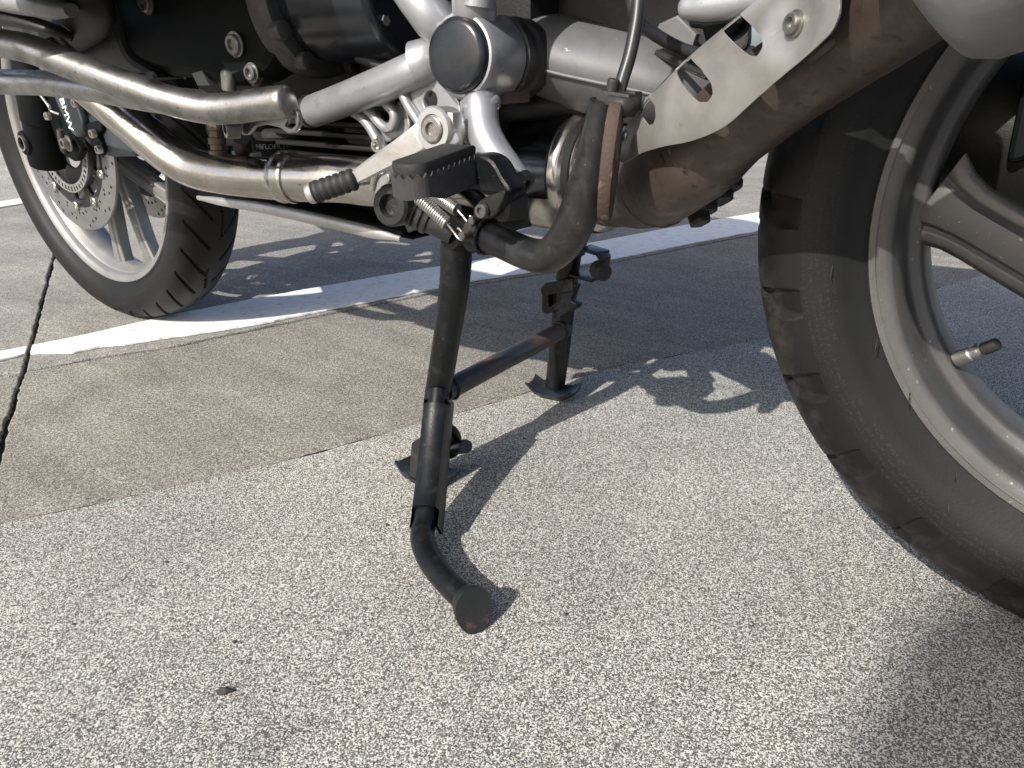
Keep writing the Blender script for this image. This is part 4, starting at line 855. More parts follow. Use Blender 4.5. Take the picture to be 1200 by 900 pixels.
# left and right cylinders with finned barrels and head covers (above the crash bars)
for s in (-1, 1):
    mb = MB()
    for k in range(9): mb.add(*boxv((-.985, s * (.165 + .0125 * k), .590), (.092, .0024, .078)))
    mb.add(*lathe((-.985, s * .13, .590), (0, s, 0), [(.066, 0), (.066, .15)], 36)); cy = mb.build('cylinder', 'engine_grey', en, bevel=.001)
    mb = MB(); mb.add(*boxv((-.985, s * .315, .590), (.098, .045, .082))); mb.build('cylinder_head', 'engine_grey', cy, bevel=.014)
    mb = MB(); v = []; f = []
    for i, (h, sc) in enumerate(((0, 1), (.02, 1.03), (.045, .98), (.058, .86), (.064, .62))):
        for k in range(40):
            a = 2 * PI * k / 40; c_, s2 = math.cos(a), math.sin(a)
            v.append((-.985 + .104 * sc * (abs(c_) ** .55) * (1 if c_ > 0 else -1), s * (.358 + h), .590 + .084 * sc * (abs(s2) ** .55) * (1 if s2 > 0 else -1)))
    for i in range(4):
        for k in range(40): f.append((i * 40 + k, i * 40 + (k + 1) % 40, (i + 1) * 40 + (k + 1) % 40, (i + 1) * 40 + k))
    mb.add(v, f + [tuple(range(40)), tuple(160 + k for k in range(40))]); mb.build('head_cover', 'engine_grey', cy, 45)
    mb = MB(); mb.add(*tube([(-.90, s * .235, .62), (-.84, s * .215, .645), (-.77, s * .17, .69)], [.027, .026, .03], 24, 6)); mb.build('intake_pipe', 'black_plastic', cy)
box('injector_shade_box', (-.79, -.215, .60), (.10, .065, .068), 'black_plastic', en, None, .02)  # unseen box, added to keep the sun off the engine covers
# dark plastic cover and painted belly of the cylinder seen above the crash bar
plateY('side_cover', [(-1.0813, 0.5659), (-0.7462, 0.5372), (-0.7625, 0.4821), (-0.7845, 0.4451), (-0.8207, 0.4253), (-0.881, 0.4183), (-0.9276, 0.4277), (-1.0023, 0.4295), (-1.056, 0.441), (-1.0849, 0.4584), (-1.0899, 0.4913)], -.150, .05, 'black_plastic', en, bevel=.012, rnd=.03)
plateY('lower_cover', [(-1.3053, 0.5451), (-1.07, 0.5472), (-1.0714, 0.4875), (-1.0628, 0.4542), (-1.0112, 0.437), (-0.9961, 0.4278), (-1.0686, 0.4239), (-1.183, 0.438), (-1.3078, 0.4625), (-1.4055, 0.4867), (-1.3662, 0.5387)], -.158, .04, 'engine_grey', en, bevel=.008, rnd=.02)
mb = MB(); mb.add(*tube([(-1.0687, -0.215, 0.5421), (-1.0261, -0.205, 0.5156), (-1.0419, -0.195, 0.497), (-1.0957, -0.185, 0.4838), (-1.1842, -0.175, 0.4718)], .016, 16, 6, 1.5)); mb.build('cover_strap', 'engine_dark', en)
mb = MB(); mb.add(*tube([(-1.2411, -0.235, 0.5245), (-1.1282, -0.235, 0.5094), (-1.0538, -0.232, 0.5008), (-1.0239, -0.225, 0.4964)], [.020, .019, .017, .010], 20, 6, .7)); mb.build('cylinder_rib', 'cast_silver', en)
mb = MB(); mb.add(*tube([(-1.2705, -0.232, 0.4999), (-1.1541, -0.23, 0.4916), (-1.0949, -0.22, 0.4809), (-1.0812, -0.205, 0.4721)], [.014, .013, .012, .008], 18, 6, .6)); mb.build('cylinder_rib', 'engine_dark', en)
for (c, r_) in (((-0.9986, -0.153, 0.5065), .0100), ((-0.8423, -0.153, 0.4602), .0100), ((-0.8245, -0.15, 0.4335), .0078)): bolt('cover_bolt', c, (.05, -1, -.05), r_, .006, en, 'bolt', washer=r_ * 1.25)
plateY('lug', [(-0.9392, 0.433), (-0.9176, 0.4364), (-0.9077, 0.4207), (-0.9314, 0.4206)], -.150, .012, 'cast_silver', en, bevel=.001)
mb = MB(); mb.add(*lathe((-0.8686, -0.15, 0.4277), (.2, 0, 1), [(.007, -.012), (.008, -.01), (.008, .006), (.006, .008)], 16)); mb.build('stud', 'zinc', en, 30)
mb = MB(); mb.add(*lathe((-0.8331, -0.142, 0.4326), (.1, -1, 0), [(.012, -.02), (.0135, 0), (.011, .003)], 20)); mb.build('lug', 'engine_grey', en, 30)
# starter motor
sc0 = Vector((-0.7683, -0.092, 0.5018)); sc1 = Vector((-0.6463, -0.092, 0.5035)); sdv = (sc1 - sc0); sL = sdv.length
mb = MB(); mb.add(*lathe(sc0, sdv, [(.056, -.01), (.058, .0), (.058, sL * .12), (.0615, sL * .14), (.0615, sL * .96), (.059, sL * .985), (.055, sL), (.052, sL), (.051, sL - .012), (.0001, sL - .012)], 72)); st_ = mb.build('starter', 'dark_gloss', en, 30)
mb = MB(); mb.add(*lathe(sc0 - sdv.normalized() * .012, sdv, [(.058, .012), (.070, .010), (.0735, .006), (.075, -.002), (.075, -.014), (.066, -.018)], 64)); mb.build('starter_flange', 'flange', st_, 30)
for a in (-1.1, -.55, .4): 
    u_, w_, z_ = basis(sdv); c = sc0 + sdv.normalized() * .002 + (u_ * math.cos(a - PI / 2) + w_ * math.sin(a - PI / 2)) * .068
    mb = MB(); mb.add(*lathe(c, sdv, [(.0085, -.008), (.0095, 0), (.0085, .006), (.004, .007)], 18)); mb.build('flange_boss', 'flange', st_, 30)
u_, w_, z_ = basis(sdv)
for a, k in ((2.5, .036), (3.9, .040), (1.2, .036)): bolt('starter_bolt', sc1 - sdv.normalized() * .012 + (u_ * math.cos(a) + w_ * math.sin(a)) * k, sdv, .0055, .006, st_, 'zinc', 'hex')
# gearbox rear, linkages in the dark behind the frame
mb = MB(); mb.add(*boxv((-.63, -.01, .41), (.05, .06, .045))); mb.build('gearbox', 'engine_grey', en, bevel=.01)
mb = MB(); mb.add(*tube([(-0.7058, -0.11, 0.4472), (-0.6764, -0.105, 0.4378), (-0.658, -0.1, 0.4406)], .006, 12, 5)); mb.build('breather_hose', 'black_rubber', en)
mb = MB(); mb.add(*tube([(-0.6871, -0.1, 0.4409), (-0.6828, -0.1, 0.4271)], .007, 12, 3)); mb.build('gearbox_stud', 'cast_silver', en)
mb = MB(); mb.add(*tube([(-0.619, -0.04, 0.3918), (-0.5568, -0.03, 0.4008), (-0.5068, 0.0, 0.3967), (-0.4656, 0.03, 0.3806)], [.012, .013, .013, .012], 18, 6)); mb.build('cross_tube', 'engine_dark', bike)
box('shaft_block', (-0.5428, -0.09, 0.4186), (.016, .02, .012), 'brown_steel', bike, None, .003)
mb = MB(); mb.add(*lathe((-0.5467, -0.1, 0.4167), (.3, -1, 0), [(.006, -.01), (.0075, 0), (.006, .004)], 8)); mb.build('shaft_nuts', 'cast_silver', bike, 30)

# --- crash bars
cb = empty('crash_bar', bike)
mb = MB(); mb.add(*tube([(-1.2964, -0.345, 0.4962), (-1.0534, -0.335, 0.4728), (-0.9829, -0.318, 0.4621), (-0.9418, -0.308, 0.4554), (-0.9066, -0.297, 0.444), (-0.8692, -0.286, 0.4327), (-0.8331, -0.275, 0.4217), (-0.7945, -0.262, 0.4108), (-0.7609, -0.25, 0.4045), (-0.735, -0.241, 0.4047), (-0.7079, -0.233, 0.4077), (-0.6762, -0.224, 0.4107)], .0135, 28, 6, rn=.35)); mb.build('upper_bar', 'crash_bar', cb)
mb = MB(); mb.add(*tube([(-1.3406, -0.345, 0.4363), (-1.1261, -0.325, 0.4285), (-1.0733, -0.295, 0.4264), (-0.9983, -0.275, 0.4246), (-0.9185, -0.262, 0.4184), (-0.8459, -0.25, 0.4111), (-0.7798, -0.242, 0.4074)], [.0128] * 7, 26, 6)); mb.build('lower_bar', 'crash_bar', cb)
mb = MB(); mb.add(*tube([(-1.3076, -0.345, 0.4877), (-1.3227, -0.34, 0.5672), (-1.3051, -0.3, 0.6834), (-1.2787, -0.22, 0.7422)], .0135, 24, 6)); mb.build('front_bar', 'crash_bar', cb)
plateY('mount_strap', [(-0.7514, 0.3922), (-0.7294, 0.3958), (-0.6907, 0.4012), (-0.6746, 0.4044), (-0.6681, 0.4025), (-0.6691, 0.392), (-0.6765, 0.3847), (-0.6863, 0.3836), (-0.6949, 0.3883), (-0.7155, 0.3904), (-0.7342, 0.3876), (-0.7469, 0.3796), (-0.7575, 0.3799)], -.220, .005, 'crash_bar', cb, holes=[[(-0.6836, 0.3958), (-0.6736, 0.3982), (-0.6738, 0.3918), (-0.6805, 0.3881), (-0.6883, 0.3906)]], bevel=.001, rnd=.004)
bolt('strap_bolt', (-0.7508, -0.226, 0.3866), (-.35, -1, 0), .0092, .012, cb, 'dark_bolt', 'torx')
box('strap_foot', (-0.8278, -0.17, 0.3535), (.018, .006, .003), 'cast_silver', cb, None, .001)
mb = MB(); mb.add(*tube([(-0.8018, -0.19, 0.3743), (-0.8257, -0.175, 0.3567)], .009, 14, 3)); mb.build('strap_spacer', 'engine_dark', cb)

# --- exhaust: header pipes, clamp, catalyst, tail pipe
ex = empty('exhaust', bike)
mb = MB(); mb.add(*tube([(-1.0394, -0.25, 0.4548), (-1.0077, -0.24, 0.4273), (-0.9751, -0.232, 0.4042), (-0.9559, -0.222, 0.385), (-0.9357, -0.213, 0.3666), (-0.9163, -0.204, 0.3498), (-0.8898, -0.196, 0.338), (-0.8534, -0.189, 0.3335), (-0.8025, -0.18, 0.3327), (-0.7591, -0.172, 0.3325)], [.021, .0212, .0213, .0216, .022, .0222, .0220, .0214, .0213, .0213], 40, 8)); mb.build('header_pipe', 'polished', ex)
mb = MB(); mb.add(*tube([(-0.7672, -0.172, 0.3336), (-0.746, -0.169, 0.3348), (-0.6937, -0.158, 0.3366), (-0.6527, -0.14, 0.3344), (-0.6279, -0.08, 0.3367), (-0.6043, -0.01, 0.3367)], [.0232, .0232, .0228, .0228, .030, .045], 40, 8)); mb.build('collector_pipe', 'polished', ex)
c0 = Vector((-0.7671, -0.173, 0.3345)); c1 = Vector((-0.746, -0.169, 0.3348))
mb = MB(); mb.add(*lathe(c0, c1 - c0, [(.0225, -.002), (.0252, -.001), (.0258, .002), (.0240, .004), (.0240, .013), (.0256, .015), (.0250, .018), (.0232, .018)], 44)); mb.build('joint_clamp', 'polished', ex, 35)
mb = MB(); mb.add(*lathe((-0.8559, -0.186, 0.3508), (0, .1, 1), [(.0095, -.004), (.0095, .006), (.0075, .007), (.0075, .012), (.0090, .013), (.0090, .019), (.0072, .020), (.0072, .026), (.0085, .027), (.0085, .05)], 12)); mb.build('oxygen_sensor', 'brown_steel', ex, 30)
mb = MB(); mb.add(*tube([(-2.3214, 0.2, 0.5812), (-1.7243, 0.17, 0.3931), (-1.2404, 0.12, 0.2824), (-0.8619, 0.06, 0.3027), (-0.6722, 0.03, 0.3258)], [.021, .021, .021, .022, .035], 28, 6)); mb.build('header_pipe', 'polished', ex)
ca = Vector((-0.6412, 0.015, 0.3333)); cbv = Vector((-0.4706, -0.005, 0.3396)); cd_ = cbv - ca; cL = cd_.length
mb = MB(); mb.add(*lathe(ca, cd_, [(.030, -.02), (.046, .01), (.0545, .022), (.0560, .026), (.0560, .040), (.0575, .041), (.0590, .046), (.0590, cL * .80), (.0575, cL * .82), (.0560, cL * .83), (.0560, cL * .95), (.050, cL), (.040, cL + .012)], 72)); mb.build('catalyst', 'catalyst', ex, 30)
mb = MB(); mb.add(*lathe(ca + cd_ * .30, cd_, [(.0592, 0), (.0606, .001), (.0606, .010), (.0592, .011)], 64)); mb.build('catalyst_band', 'engine_dark', ex, 30); mb = MB(); mb.add(*lathe(ca + cd_ * .86, cd_, [(.0562, 0), (.0580, .001), (.0580, .009), (.0562, .010)], 64)); mb.build('catalyst_band', 'engine_dark', ex, 30)
mb = MB(); mb.add(*lathe(ca + cd_ * .37, cd_, [(.0592, 0), (.0612, .001), (.0612, cL * .40), (.0592, cL * .401)], 48, a0=R(0), a1=R(198))); o_ = mb.build('catalyst_cover', 'dark_chrome', ex, 35)
mb = MB(); mb.add(*lathe(ca + cd_ * .16 + Vector((0, -.050, .008)), (-.1, -1, .25), [(.010, -.004), (.0125, .004), (.0125, .006), (.0105, .0075), (.010, .006), (.0001, .006)], 28)); mb.build('catalyst_plug', 'catalyst', ex, 35)
tp_ = [Vector(q) for q in [(-0.4857, -0.015, 0.3372), (-0.4323, -0.055, 0.34), (-0.388, -0.092, 0.3508), (-0.3441, -0.125, 0.3739), (-0.3046, -0.15, 0.4044), (-0.2619, -0.175, 0.4324), (-0.2238, -0.203, 0.4538), (-0.1978, -0.23, 0.4674), (-0.1775, -0.25, 0.4799)]]
mb = MB(); mb.add(*tube(tp_, [.036, .0370, .0370, .0340, .0298, .0272, .0258, .0245, .0240], 48, 9)); mb.build('tail_pipe', 'rusty_pipe', ex)
for i, (a, b) in enumerate((((722,213,-.043), (735,216,-.056)), ((742,214,-.064), (752,214,-.075)))): pass
def weld(name, c, axis, r_, parent, mat, k=.0022, a0=0, a1=2 * PI):
    u_, w_, z_ = basis(axis); c = Vector(c); n_ = 60; pts = []; rs = []
    for i in range(n_ + 1):
        a = a0 + (a1 - a0) * i / n_; pts.append(c + (u_ * math.cos(a) + w_ * math.sin(a)) * r_); rs.append(k * (1 + .22 * math.sin(i * 2.1) + .12 * math.sin(i * .7)))
    return MB().add(*tube(pts, rs, 8, 1)).build(name, mat, parent, 60)
weld('weld_seam', tp_[2].lerp(tp_[3], .1), tp_[3] - tp_[1], .0372, ex, 'rusty_pipe', .0018)
weld('weld_seam', tp_[3].lerp(tp_[4], .35), tp_[4] - tp_[3], .0322, ex, 'rusty_pipe', .0014)
xb0 = Vector((-0.5997, -0.128, 0.1187)); xb1 = Vector((-0.6077, 0.128, 0.1136))
weld('weld_seam', xb0.lerp(xb1, .045), xb1 - xb0, .0120, cs, 'black_steel', .0020); weld('weld_seam', xb0.lerp(xb1, .945), xb1 - xb0, .0120, cs, 'black_steel', .0020)
sA = Vector((-0.5143, -0.153, 0.3015)); sB = Vector((-0.4952, -0.156, 0.2982))
weld('weld_seam', sA, sB - sA, .0156, ss, 'black_steel', .0022)
r0 = tp_[0].lerp(tp_[1], .55); rd_ = tp_[1] - tp_[0]
mb = MB(); mb.add(*lathe(r0, rd_, [(.036, -.004), (.0405, -.002), (.0415, .003), (.0405, .008), (.0385, .010), (.0385, .014), (.0400, .016), (.0395, .020), (.036, .022)], 56)); mb.build('pipe_clamp', 'rusty_pipe', ex, 35)
mb = MB()
for q, r_, h in (((-0.3545, -0.07, 0.3344), .0110, .018), ((-0.3478, -0.06, 0.3433), .0125, .020), ((-0.3558, -0.075, 0.3247), .0095, .015), ((-0.3442, -0.05, 0.3532), .0115, .022)):
    mb.add(*lathe(q, (.5, -.35, -.75), [(r_ * .8, -h), (r_, -h * .9), (r_, h * .5), (r_ * .7, h * .6)], 6))
mb.add(*tube([(-0.3397, -0.045, 0.3604), (-0.3493, -0.06, 0.3431), (-0.3592, -0.072, 0.3246)], .006, 10, 4)); mb.build('clamp_bolts', 'engine_dark', ex, 30)
mb = MB(); q0 = Vector((-0.2472, -0.213, 0.4396)); q1 = Vector((-0.2327, -0.222, 0.4486)); mb.add(*tube([q0, q0.lerp(q1, .5) + Vector((0, -.004, 0)), q1], .004, 12, 5, rn=.8)); mb.build('pipe_lug', 'rusty_pipe', ex)
# heat shield: curved sheet over the tail pipe, slots along the upper edge
AX0, AX1, RS = Vector((-0.4133, -0.085, 0.3528)), Vector((-0.2309, -0.203, 0.4482)), 0.045
sh_out = [(.0643, 1.523), (.0591, 1.246), (.0750, .99), (.1036, .74), (.1276, .50), (.1600, .36), (.1900, .22), (.2100, .05), (.2820, .0), (.2760, 1.20), (.2734, 1.473), (.2669, 1.582), (.2540, 1.633), (.2266, 1.701), (.2027, 1.770), (.1807, 1.845), (.1622, 1.830), (.1426, 1.768), (.1197, 1.640), (.0918, 1.530)]
sh_slots = [[(0.0881, 0.6982), (0.0989, 0.7031), (0.1147, 1.0003), (0.1166, 1.1712), (0.1131, 1.242), (0.1065, 1.2136), (0.096, 0.9662)], [(0.1319, 0.6023), (0.1418, 0.5064), (0.1675, 1.0025), (0.1765, 1.2479), (0.1769, 1.3721), (0.1711, 1.4192), (0.1634, 1.3507), (0.1538, 1.1143)], [(0.1683, 0.3024), (0.1839, 0.3029), (0.2127, 0.9158), (0.2211, 1.1267), (0.2215, 1.2496), (0.217, 1.3019), (0.2105, 1.2255), (0.1977, 0.9389)]]
ax = (AX1 - AX0).normalized(); e1 = ax.cross(Vector((0, 1, 0))).normalized(); e2 = ax.cross(e1)
def inside(p, pl):
    x_, y_ = p; r_ = False; j = len(pl) - 1
    for i in range(len(pl)):
        xi, yi = pl[i]; xj, yj = pl[j]
        if (yi > y_) != (yj > y_) and x_ < (xj - xi) * (y_ - yi) / (yj - yi) + xi: r_ = not r_
        j = i
    return r_
def smooth_loop(pl, n=6):
    k = len(pl); out = []
    P_ = [Vector(q) for q in pl]
    for i in range(k):
        a, b, c, d = P_[i - 1], P_[i], P_[(i + 1) % k], P_[(i + 2) % k]
        for s in range(n):
            t = s / n; out.append(tuple(.5 * ((2 * b) + (c - a) * t + (2 * a - 5 * b + 4 * c - d) * t * t + (3 * b - a - 3 * c + d) * t ** 3)))
    return out
so_ = [(a, b * RS) for a, b in sh_out]; ss_ = [[(a, b * RS) for a, b in rounded(sl, .003, 5)] for sl in [[(a, b) for a, b in s] for s in sh_slots]]
ss_ = []
for s in sh_slots: ce = (sum(a for a, b in s) / len(s), sum(b for a, b in s) / len(s) * RS); ss_.append(rounded([(ce[0] + (a - ce[0]) * 1.12, ce[1] + (b * RS - ce[1]) * 1.12) for a, b in s], .002, 3))
me = plate_mesh(rounded(so_, .008, 4), ss_, .0016, .0003)
bm = bmesh.new(); bm.from_mesh(me)
for k in range(80):                                                # slice the flat sheet across so that it can be rolled
    w0 = min(q[1] for q in so_); w1 = max(q[1] for q in so_); c = w0 + (w1 - w0) * (k + .5) / 80
    bmesh.ops.bisect_plane(bm, geom=bm.verts[:] + bm.edges[:] + bm.faces[:], plane_co=(0, c, 0), plane_no=(0, 1, 0))
for k in range(40):
    w0 = min(q[0] for q in so_); w1 = max(q[0] for q in so_); c = w0 + (w1 - w0) * (k + .5) / 40
    bmesh.ops.bisect_plane(bm, geom=bm.verts[:] + bm.edges[:] + bm.faces[:], plane_co=(c, 0, 0), plane_no=(1, 0, 0))
bmesh.ops.triangulate(bm, faces=bm.faces[:], quad_method='BEAUTY', ngon_method='BEAUTY')
sb = (0.2425, 1.2208, 1)
for q in bm.verts:
    s, w, h = q.co; th = w / RS; dd = math.hypot(s - sb[0], (w - sb[1] * RS)); rr_ = RS + h
    rr_ -= .0045 * (1 - sstep(.008, .022, dd))                      # dished seat round the fixing screw
    flare = .010 * sstep(.02, .0, s) * 0; q.co = AX0 + ax * s + (e1 * math.cos(th) + e2 * math.sin(th)) * (rr_ + flare)
bm.normal_update(); bmesh.ops.recalc_face_normals(bm, faces=bm.faces); bm.to_mesh(me); bm.free()
hs = link('heat_shield', me, 'shield', ex, 45)
bn = (e1 * math.cos(sb[1]) + e2 * math.sin(sb[1])); bolt('shield_screw', AX0 + ax * sb[0] + bn * (RS - .0040), bn, .0050, .0045, hs, 'bolt', washer=.0064)
sb2 = (0.0712, 1.0885, 1)
bn = (e1 * math.cos(sb2[1]) + e2 * math.sin(sb2[1])); mb = MB(); mb.add(*lathe(AX0 + ax * sb2[0] + bn * (RS + .0002), bn, [(.0062, 0), (.0055, .0022), (.003, .0034), (.0001, .0036)], 20)); mb.build('shield_rivet', 'zinc', hs, 50)
# muffler can, oval, rising to the rear
mu0 = Vector((-0.1916, -0.268, 0.468)); mu1 = Vector((.28, -.32, .82)); mu2 = mu0.lerp(mu1, .12)
pp = [mu0 + (mu1 - mu0) * t for t in (0, .012, .03, .06, .12, .3, .6, .9, 1)]; rr_ = [.048, .055, .059, .062, .066, .072, .074, .074, .060]
mb = MB(); mb.add(*tube(pp, rr_, 56, 1, .80)); mu = mb.build('muffler', 'muffler', ex, 50)
mb = MB(); sl0 = Vector((-0.1564, -0.3, 0.452)); sl1 = Vector((-0.1509, -0.3, 0.4549)); mb.add(*tube([sl0, sl1], .0035, 14, 3, .6, rn=.9)); mb.build('muffler_slot', 'engine_dark', mu)

# --- swingarm (drive shaft housing) behind the pivot
def loft(name, secs, mat, parent, sharp=40, sub=4):
    """secs: list of equal-length closed loops of points"""
    n_ = len(secs[0]); cols = [catmull([s[i] for s in secs], sub) for i in range(n_)]; m = len(cols[0])
    v = [cols[i][k] for k in range(m) for i in range(n_)]; f = []
    for k in range(m - 1):
        for i in range(n_): f.append((k * n_ + i, k * n_ + (i + 1) % n_, (k + 1) * n_ + (i + 1) % n_, (k + 1) * n_ + i))
    return MB().add(v, f + [tuple(range(n_)), tuple((m - 1) * n_ + i for i in range(n_))]).build(name, mat, parent, sharp)
def arm_sec(a, b, c, d, e, y0, y1):
    """near-face points (top of shoulder, shoulder, ridge, lower ridge, bottom) and depth"""
    pts = [Vector(q) for q in (a, b, c, d, e)]; back = [Vector((q.x, y1, q.z)) for q in (pts[4], pts[2], pts[0])]
    return pts + back
def arm(px):
    """one rounded section of the shaft housing: near face from the roof over the shoulder to the belly, then the back"""
    return [Vector(q) for q in px]
def arm_loop(near, y1):
    near = catmull([Vector(q) for q in near], 4); back = [Vector((q.x, y1, q.z)) for q in (near[-1], near[len(near) // 2], near[0])]
    return near + back
sw = loft('swingarm', [arm_loop(q, y1) for q, y1 in (
    ([(-0.6275, -0.01, 0.487), (-0.5976, -0.04, 0.4799), (-0.5769, -0.062, 0.4641), (-0.5691, -0.07, 0.4482), (-0.5726, -0.066, 0.4325), (-0.5878, -0.048, 0.4203), (-0.6107, -0.02, 0.4147)], .09),
    ([(-0.579, -0.01, 0.4863), (-0.5591, -0.038, 0.4798), (-0.5434, -0.06, 0.4673), (-0.5377, -0.068, 0.4491), (-0.5407, -0.064, 0.4337), (-0.5535, -0.046, 0.4189), (-0.5721, -0.02, 0.4119)], .09),
    ([(-0.5417, 0.005, 0.4839), (-0.5217, -0.026, 0.476), (-0.5061, -0.05, 0.4596), (-0.4992, -0.06, 0.4417), (-0.502, -0.055, 0.4237), (-0.5136, -0.036, 0.4057), (-0.5299, -0.01, 0.3982)], .10),
    ([(-0.4941, 0.02, 0.4753), (-0.4761, -0.012, 0.4665), (-0.462, -0.036, 0.4507), (-0.4555, -0.046, 0.4318), (-0.4577, -0.04, 0.4138), (-0.4675, -0.02, 0.3942), (-0.4807, 0.005, 0.3863)], .11),
    ([(-0.4418, 0.04, 0.4628), (-0.4265, 0.008, 0.4547), (-0.4142, -0.016, 0.4394), (-0.408, -0.026, 0.4207), (-0.409, -0.02, 0.4028), (-0.4164, 0.0, 0.3843), (-0.4269, 0.025, 0.3762)], .13),
    ([(-0.4032, 0.07, 0.4539), (-0.393, 0.045, 0.4476), (-0.3836, 0.025, 0.4323), (-0.3776, 0.015, 0.4145), (-0.3773, 0.02, 0.396), (-0.3826, 0.04, 0.377), (-0.3892, 0.06, 0.3691)], .15))], 'swingarm', bike, 50)
mb = MB(); mb.add(*tube([(-0.5571, -0.0705, 0.4403), (-0.5371, -0.069, 0.438), (-0.4996, -0.059, 0.4293), (-0.4556, -0.0445, 0.4202), (-0.4076, -0.0245, 0.4098), (-0.3775, -0.002, 0.404)], .0016, 8, 6)); mb.build('casting_seam', 'swingarm', sw)
plateY('swingarm_shield', [(-0.6444, 0.5438), (-0.4218, 0.5248), (-0.3614, 0.502), (-0.354, 0.4464), (-0.4211, 0.4354), (-0.5002, 0.4599), (-0.5579, 0.48), (-0.5925, 0.4754), (-0.6471, 0.4759)], -.005, .01, 'engine_grey', bike, bevel=.003, rnd=.01)
plateY('arm_gusset', [(-0.4245, 0.4684), (-0.4081, 0.4741), (-0.3901, 0.4596), (-0.3939, 0.4456), (-0.4134, 0.4499), (-0.4298, 0.4569)], -.03, .01, 'swingarm', bike, bevel=.002)

# --- cable and guide beside the heat shield
mb = MB(); mb.add(*tube([(-0.3852, -0.145, 0.5067), (-0.3827, -0.15, 0.4815), (-0.3808, -0.155, 0.4634), (-0.3808, -0.162, 0.4425), (-0.3825, -0.168, 0.4266), (-0.3841, -0.172, 0.4132)], .0046, 18, 7)); cbn = mb.build('cable', 'cable_rubber', bike)
mb = MB(); mb.add(*tube([(-0.4106, -0.11, 0.5019), (-0.4073, -0.11, 0.4746), (-0.4025, -0.1, 0.4635), (-0.3926, -0.09, 0.4549), (-0.379, -0.08, 0.4472), (-0.3621, -0.07, 0.4423)], .0048, 14, 7)); mb.build('brake_hose', 'cable_rubber', bike)
mb = MB(); mb.add(*tube([(-0.4289, -0.02, 0.4463), (-0.4, -0.03, 0.4366), (-0.3726, -0.04, 0.4276)], .003, 10, 5)); mb.build('sensor_wire', 'cable_rubber', bike)
mb = MB(); mb.add(*tube([(-0.3831, -0.178, 0.4283), (-0.3846, -0.178, 0.4214), (-0.3862, -0.178, 0.4144)], .0042, 12, 4)); mb.add(*boxv((-0.3819, -0.176, 0.4128), (.0125, .007, .0075), between((0, 0, 0), (1, 0, -.12)))); mb.add(*boxv((-0.3771, -0.168, 0.4142), (.008, .006, .006))); mb.add(*tube([(-0.3852, -0.182, 0.4124), (-0.3723, -0.184, 0.4112), (-0.3696, -0.172, 0.4113)], .0045, 12, 4, 1.4)); mb.build('cable_guide', 'black_rubber', bike, 35, bevel=.0015)
# --- passenger peg hanger tip and black bracket above the shield
mb = MB(); mb.add(*tube([(-0.3348, -0.175, 0.4683), (-0.3197, -0.176, 0.4684), (-0.3008, -0.178, 0.4696), (-0.2765, -0.18, 0.4749), (-0.2479, -0.18, 0.4914)], [.0085, .0100, .0100, .011, .013], 24, 6, .85, rn=.8)); mb.build('peg_hanger', 'silver_paint', bike)
plateY('hanger_shade_plate', [(-0.3387, 0.4829), (-0.2738, 0.4728), (-0.2165, 0.4703), (-0.1638, 0.4686), (-0.1704, 0.5473), (-0.2632, 0.5905), (-0.3611, 0.5697)], -.172, .012, 'silver_paint', bike, bevel=.003, rnd=.01)  # out-of-view part of the hanger, added and widened to shade the rear tyre
plateY('hanger_bracket', [(-0.3463, 0.4637), (-0.3125, 0.4661), (-0.3088, 0.4622), (-0.3131, 0.4537), (-0.3215, 0.4491), (-0.333, 0.4494), (-0.3363, 0.4584), (-0.3451, 0.4582)], -.150, .02, 'black_plastic', bike, bevel=.002, rnd=.003)

# --- belly pan under the engine
bp = empty('belly_pan', bike)
pan = [([(-1.0328, -0.115, 0.2882), (-0.9746, -0.115, 0.288), (-0.889, -0.115, 0.2886), (-0.7945, -0.115, 0.2861), (-0.7107, -0.115, 0.2821), (-0.6597, -0.115, 0.2799)])]
q = [Vector(a) for a in pan[0]]; v = []; f = []
for i, p in enumerate(q):
    t = i / (len(q) - 1)
    for (dy, dz) in ((.012, .010), (0, .002), (0, -.004), (.016, -.010), (.20, -.012), (.22, -.004), (.22, .012)): v.append(p + Vector((0, dy, dz)))
for i in range(len(q) - 1):
    for j in range(6): f.append((i * 7 + j, i * 7 + j + 1, i * 7 + 8 + j, i * 7 + 7 + j))
o_ = MB().add(v, f).build('pan', 'black_plastic', bp, 35)
md_ = o_.modifiers.new('thickness', 'SOLIDIFY'); md_.thickness = .003
mb = MB(); mb.add(*tube([a + Vector((0, -.0015, -.006)) for a in q], [.002, .0035, .0042, .0045, .0045, .002], 14, 6, 1.6)); mb.build('edge_strip', 'lever', bp)
mb = MB(); mb.add(*boxv((-.80, .02, .302), (.16, .11, .012))); mb.build('lower_guard', 'black_plastic', bp, bevel=.006)
plateY('guard_corner', [(-0.653, 0.2973), (-0.6355, 0.3059), (-0.6214, 0.2948), (-0.6448, 0.2826)], -.12, .006, 'grey_steel', bp, bevel=.001)

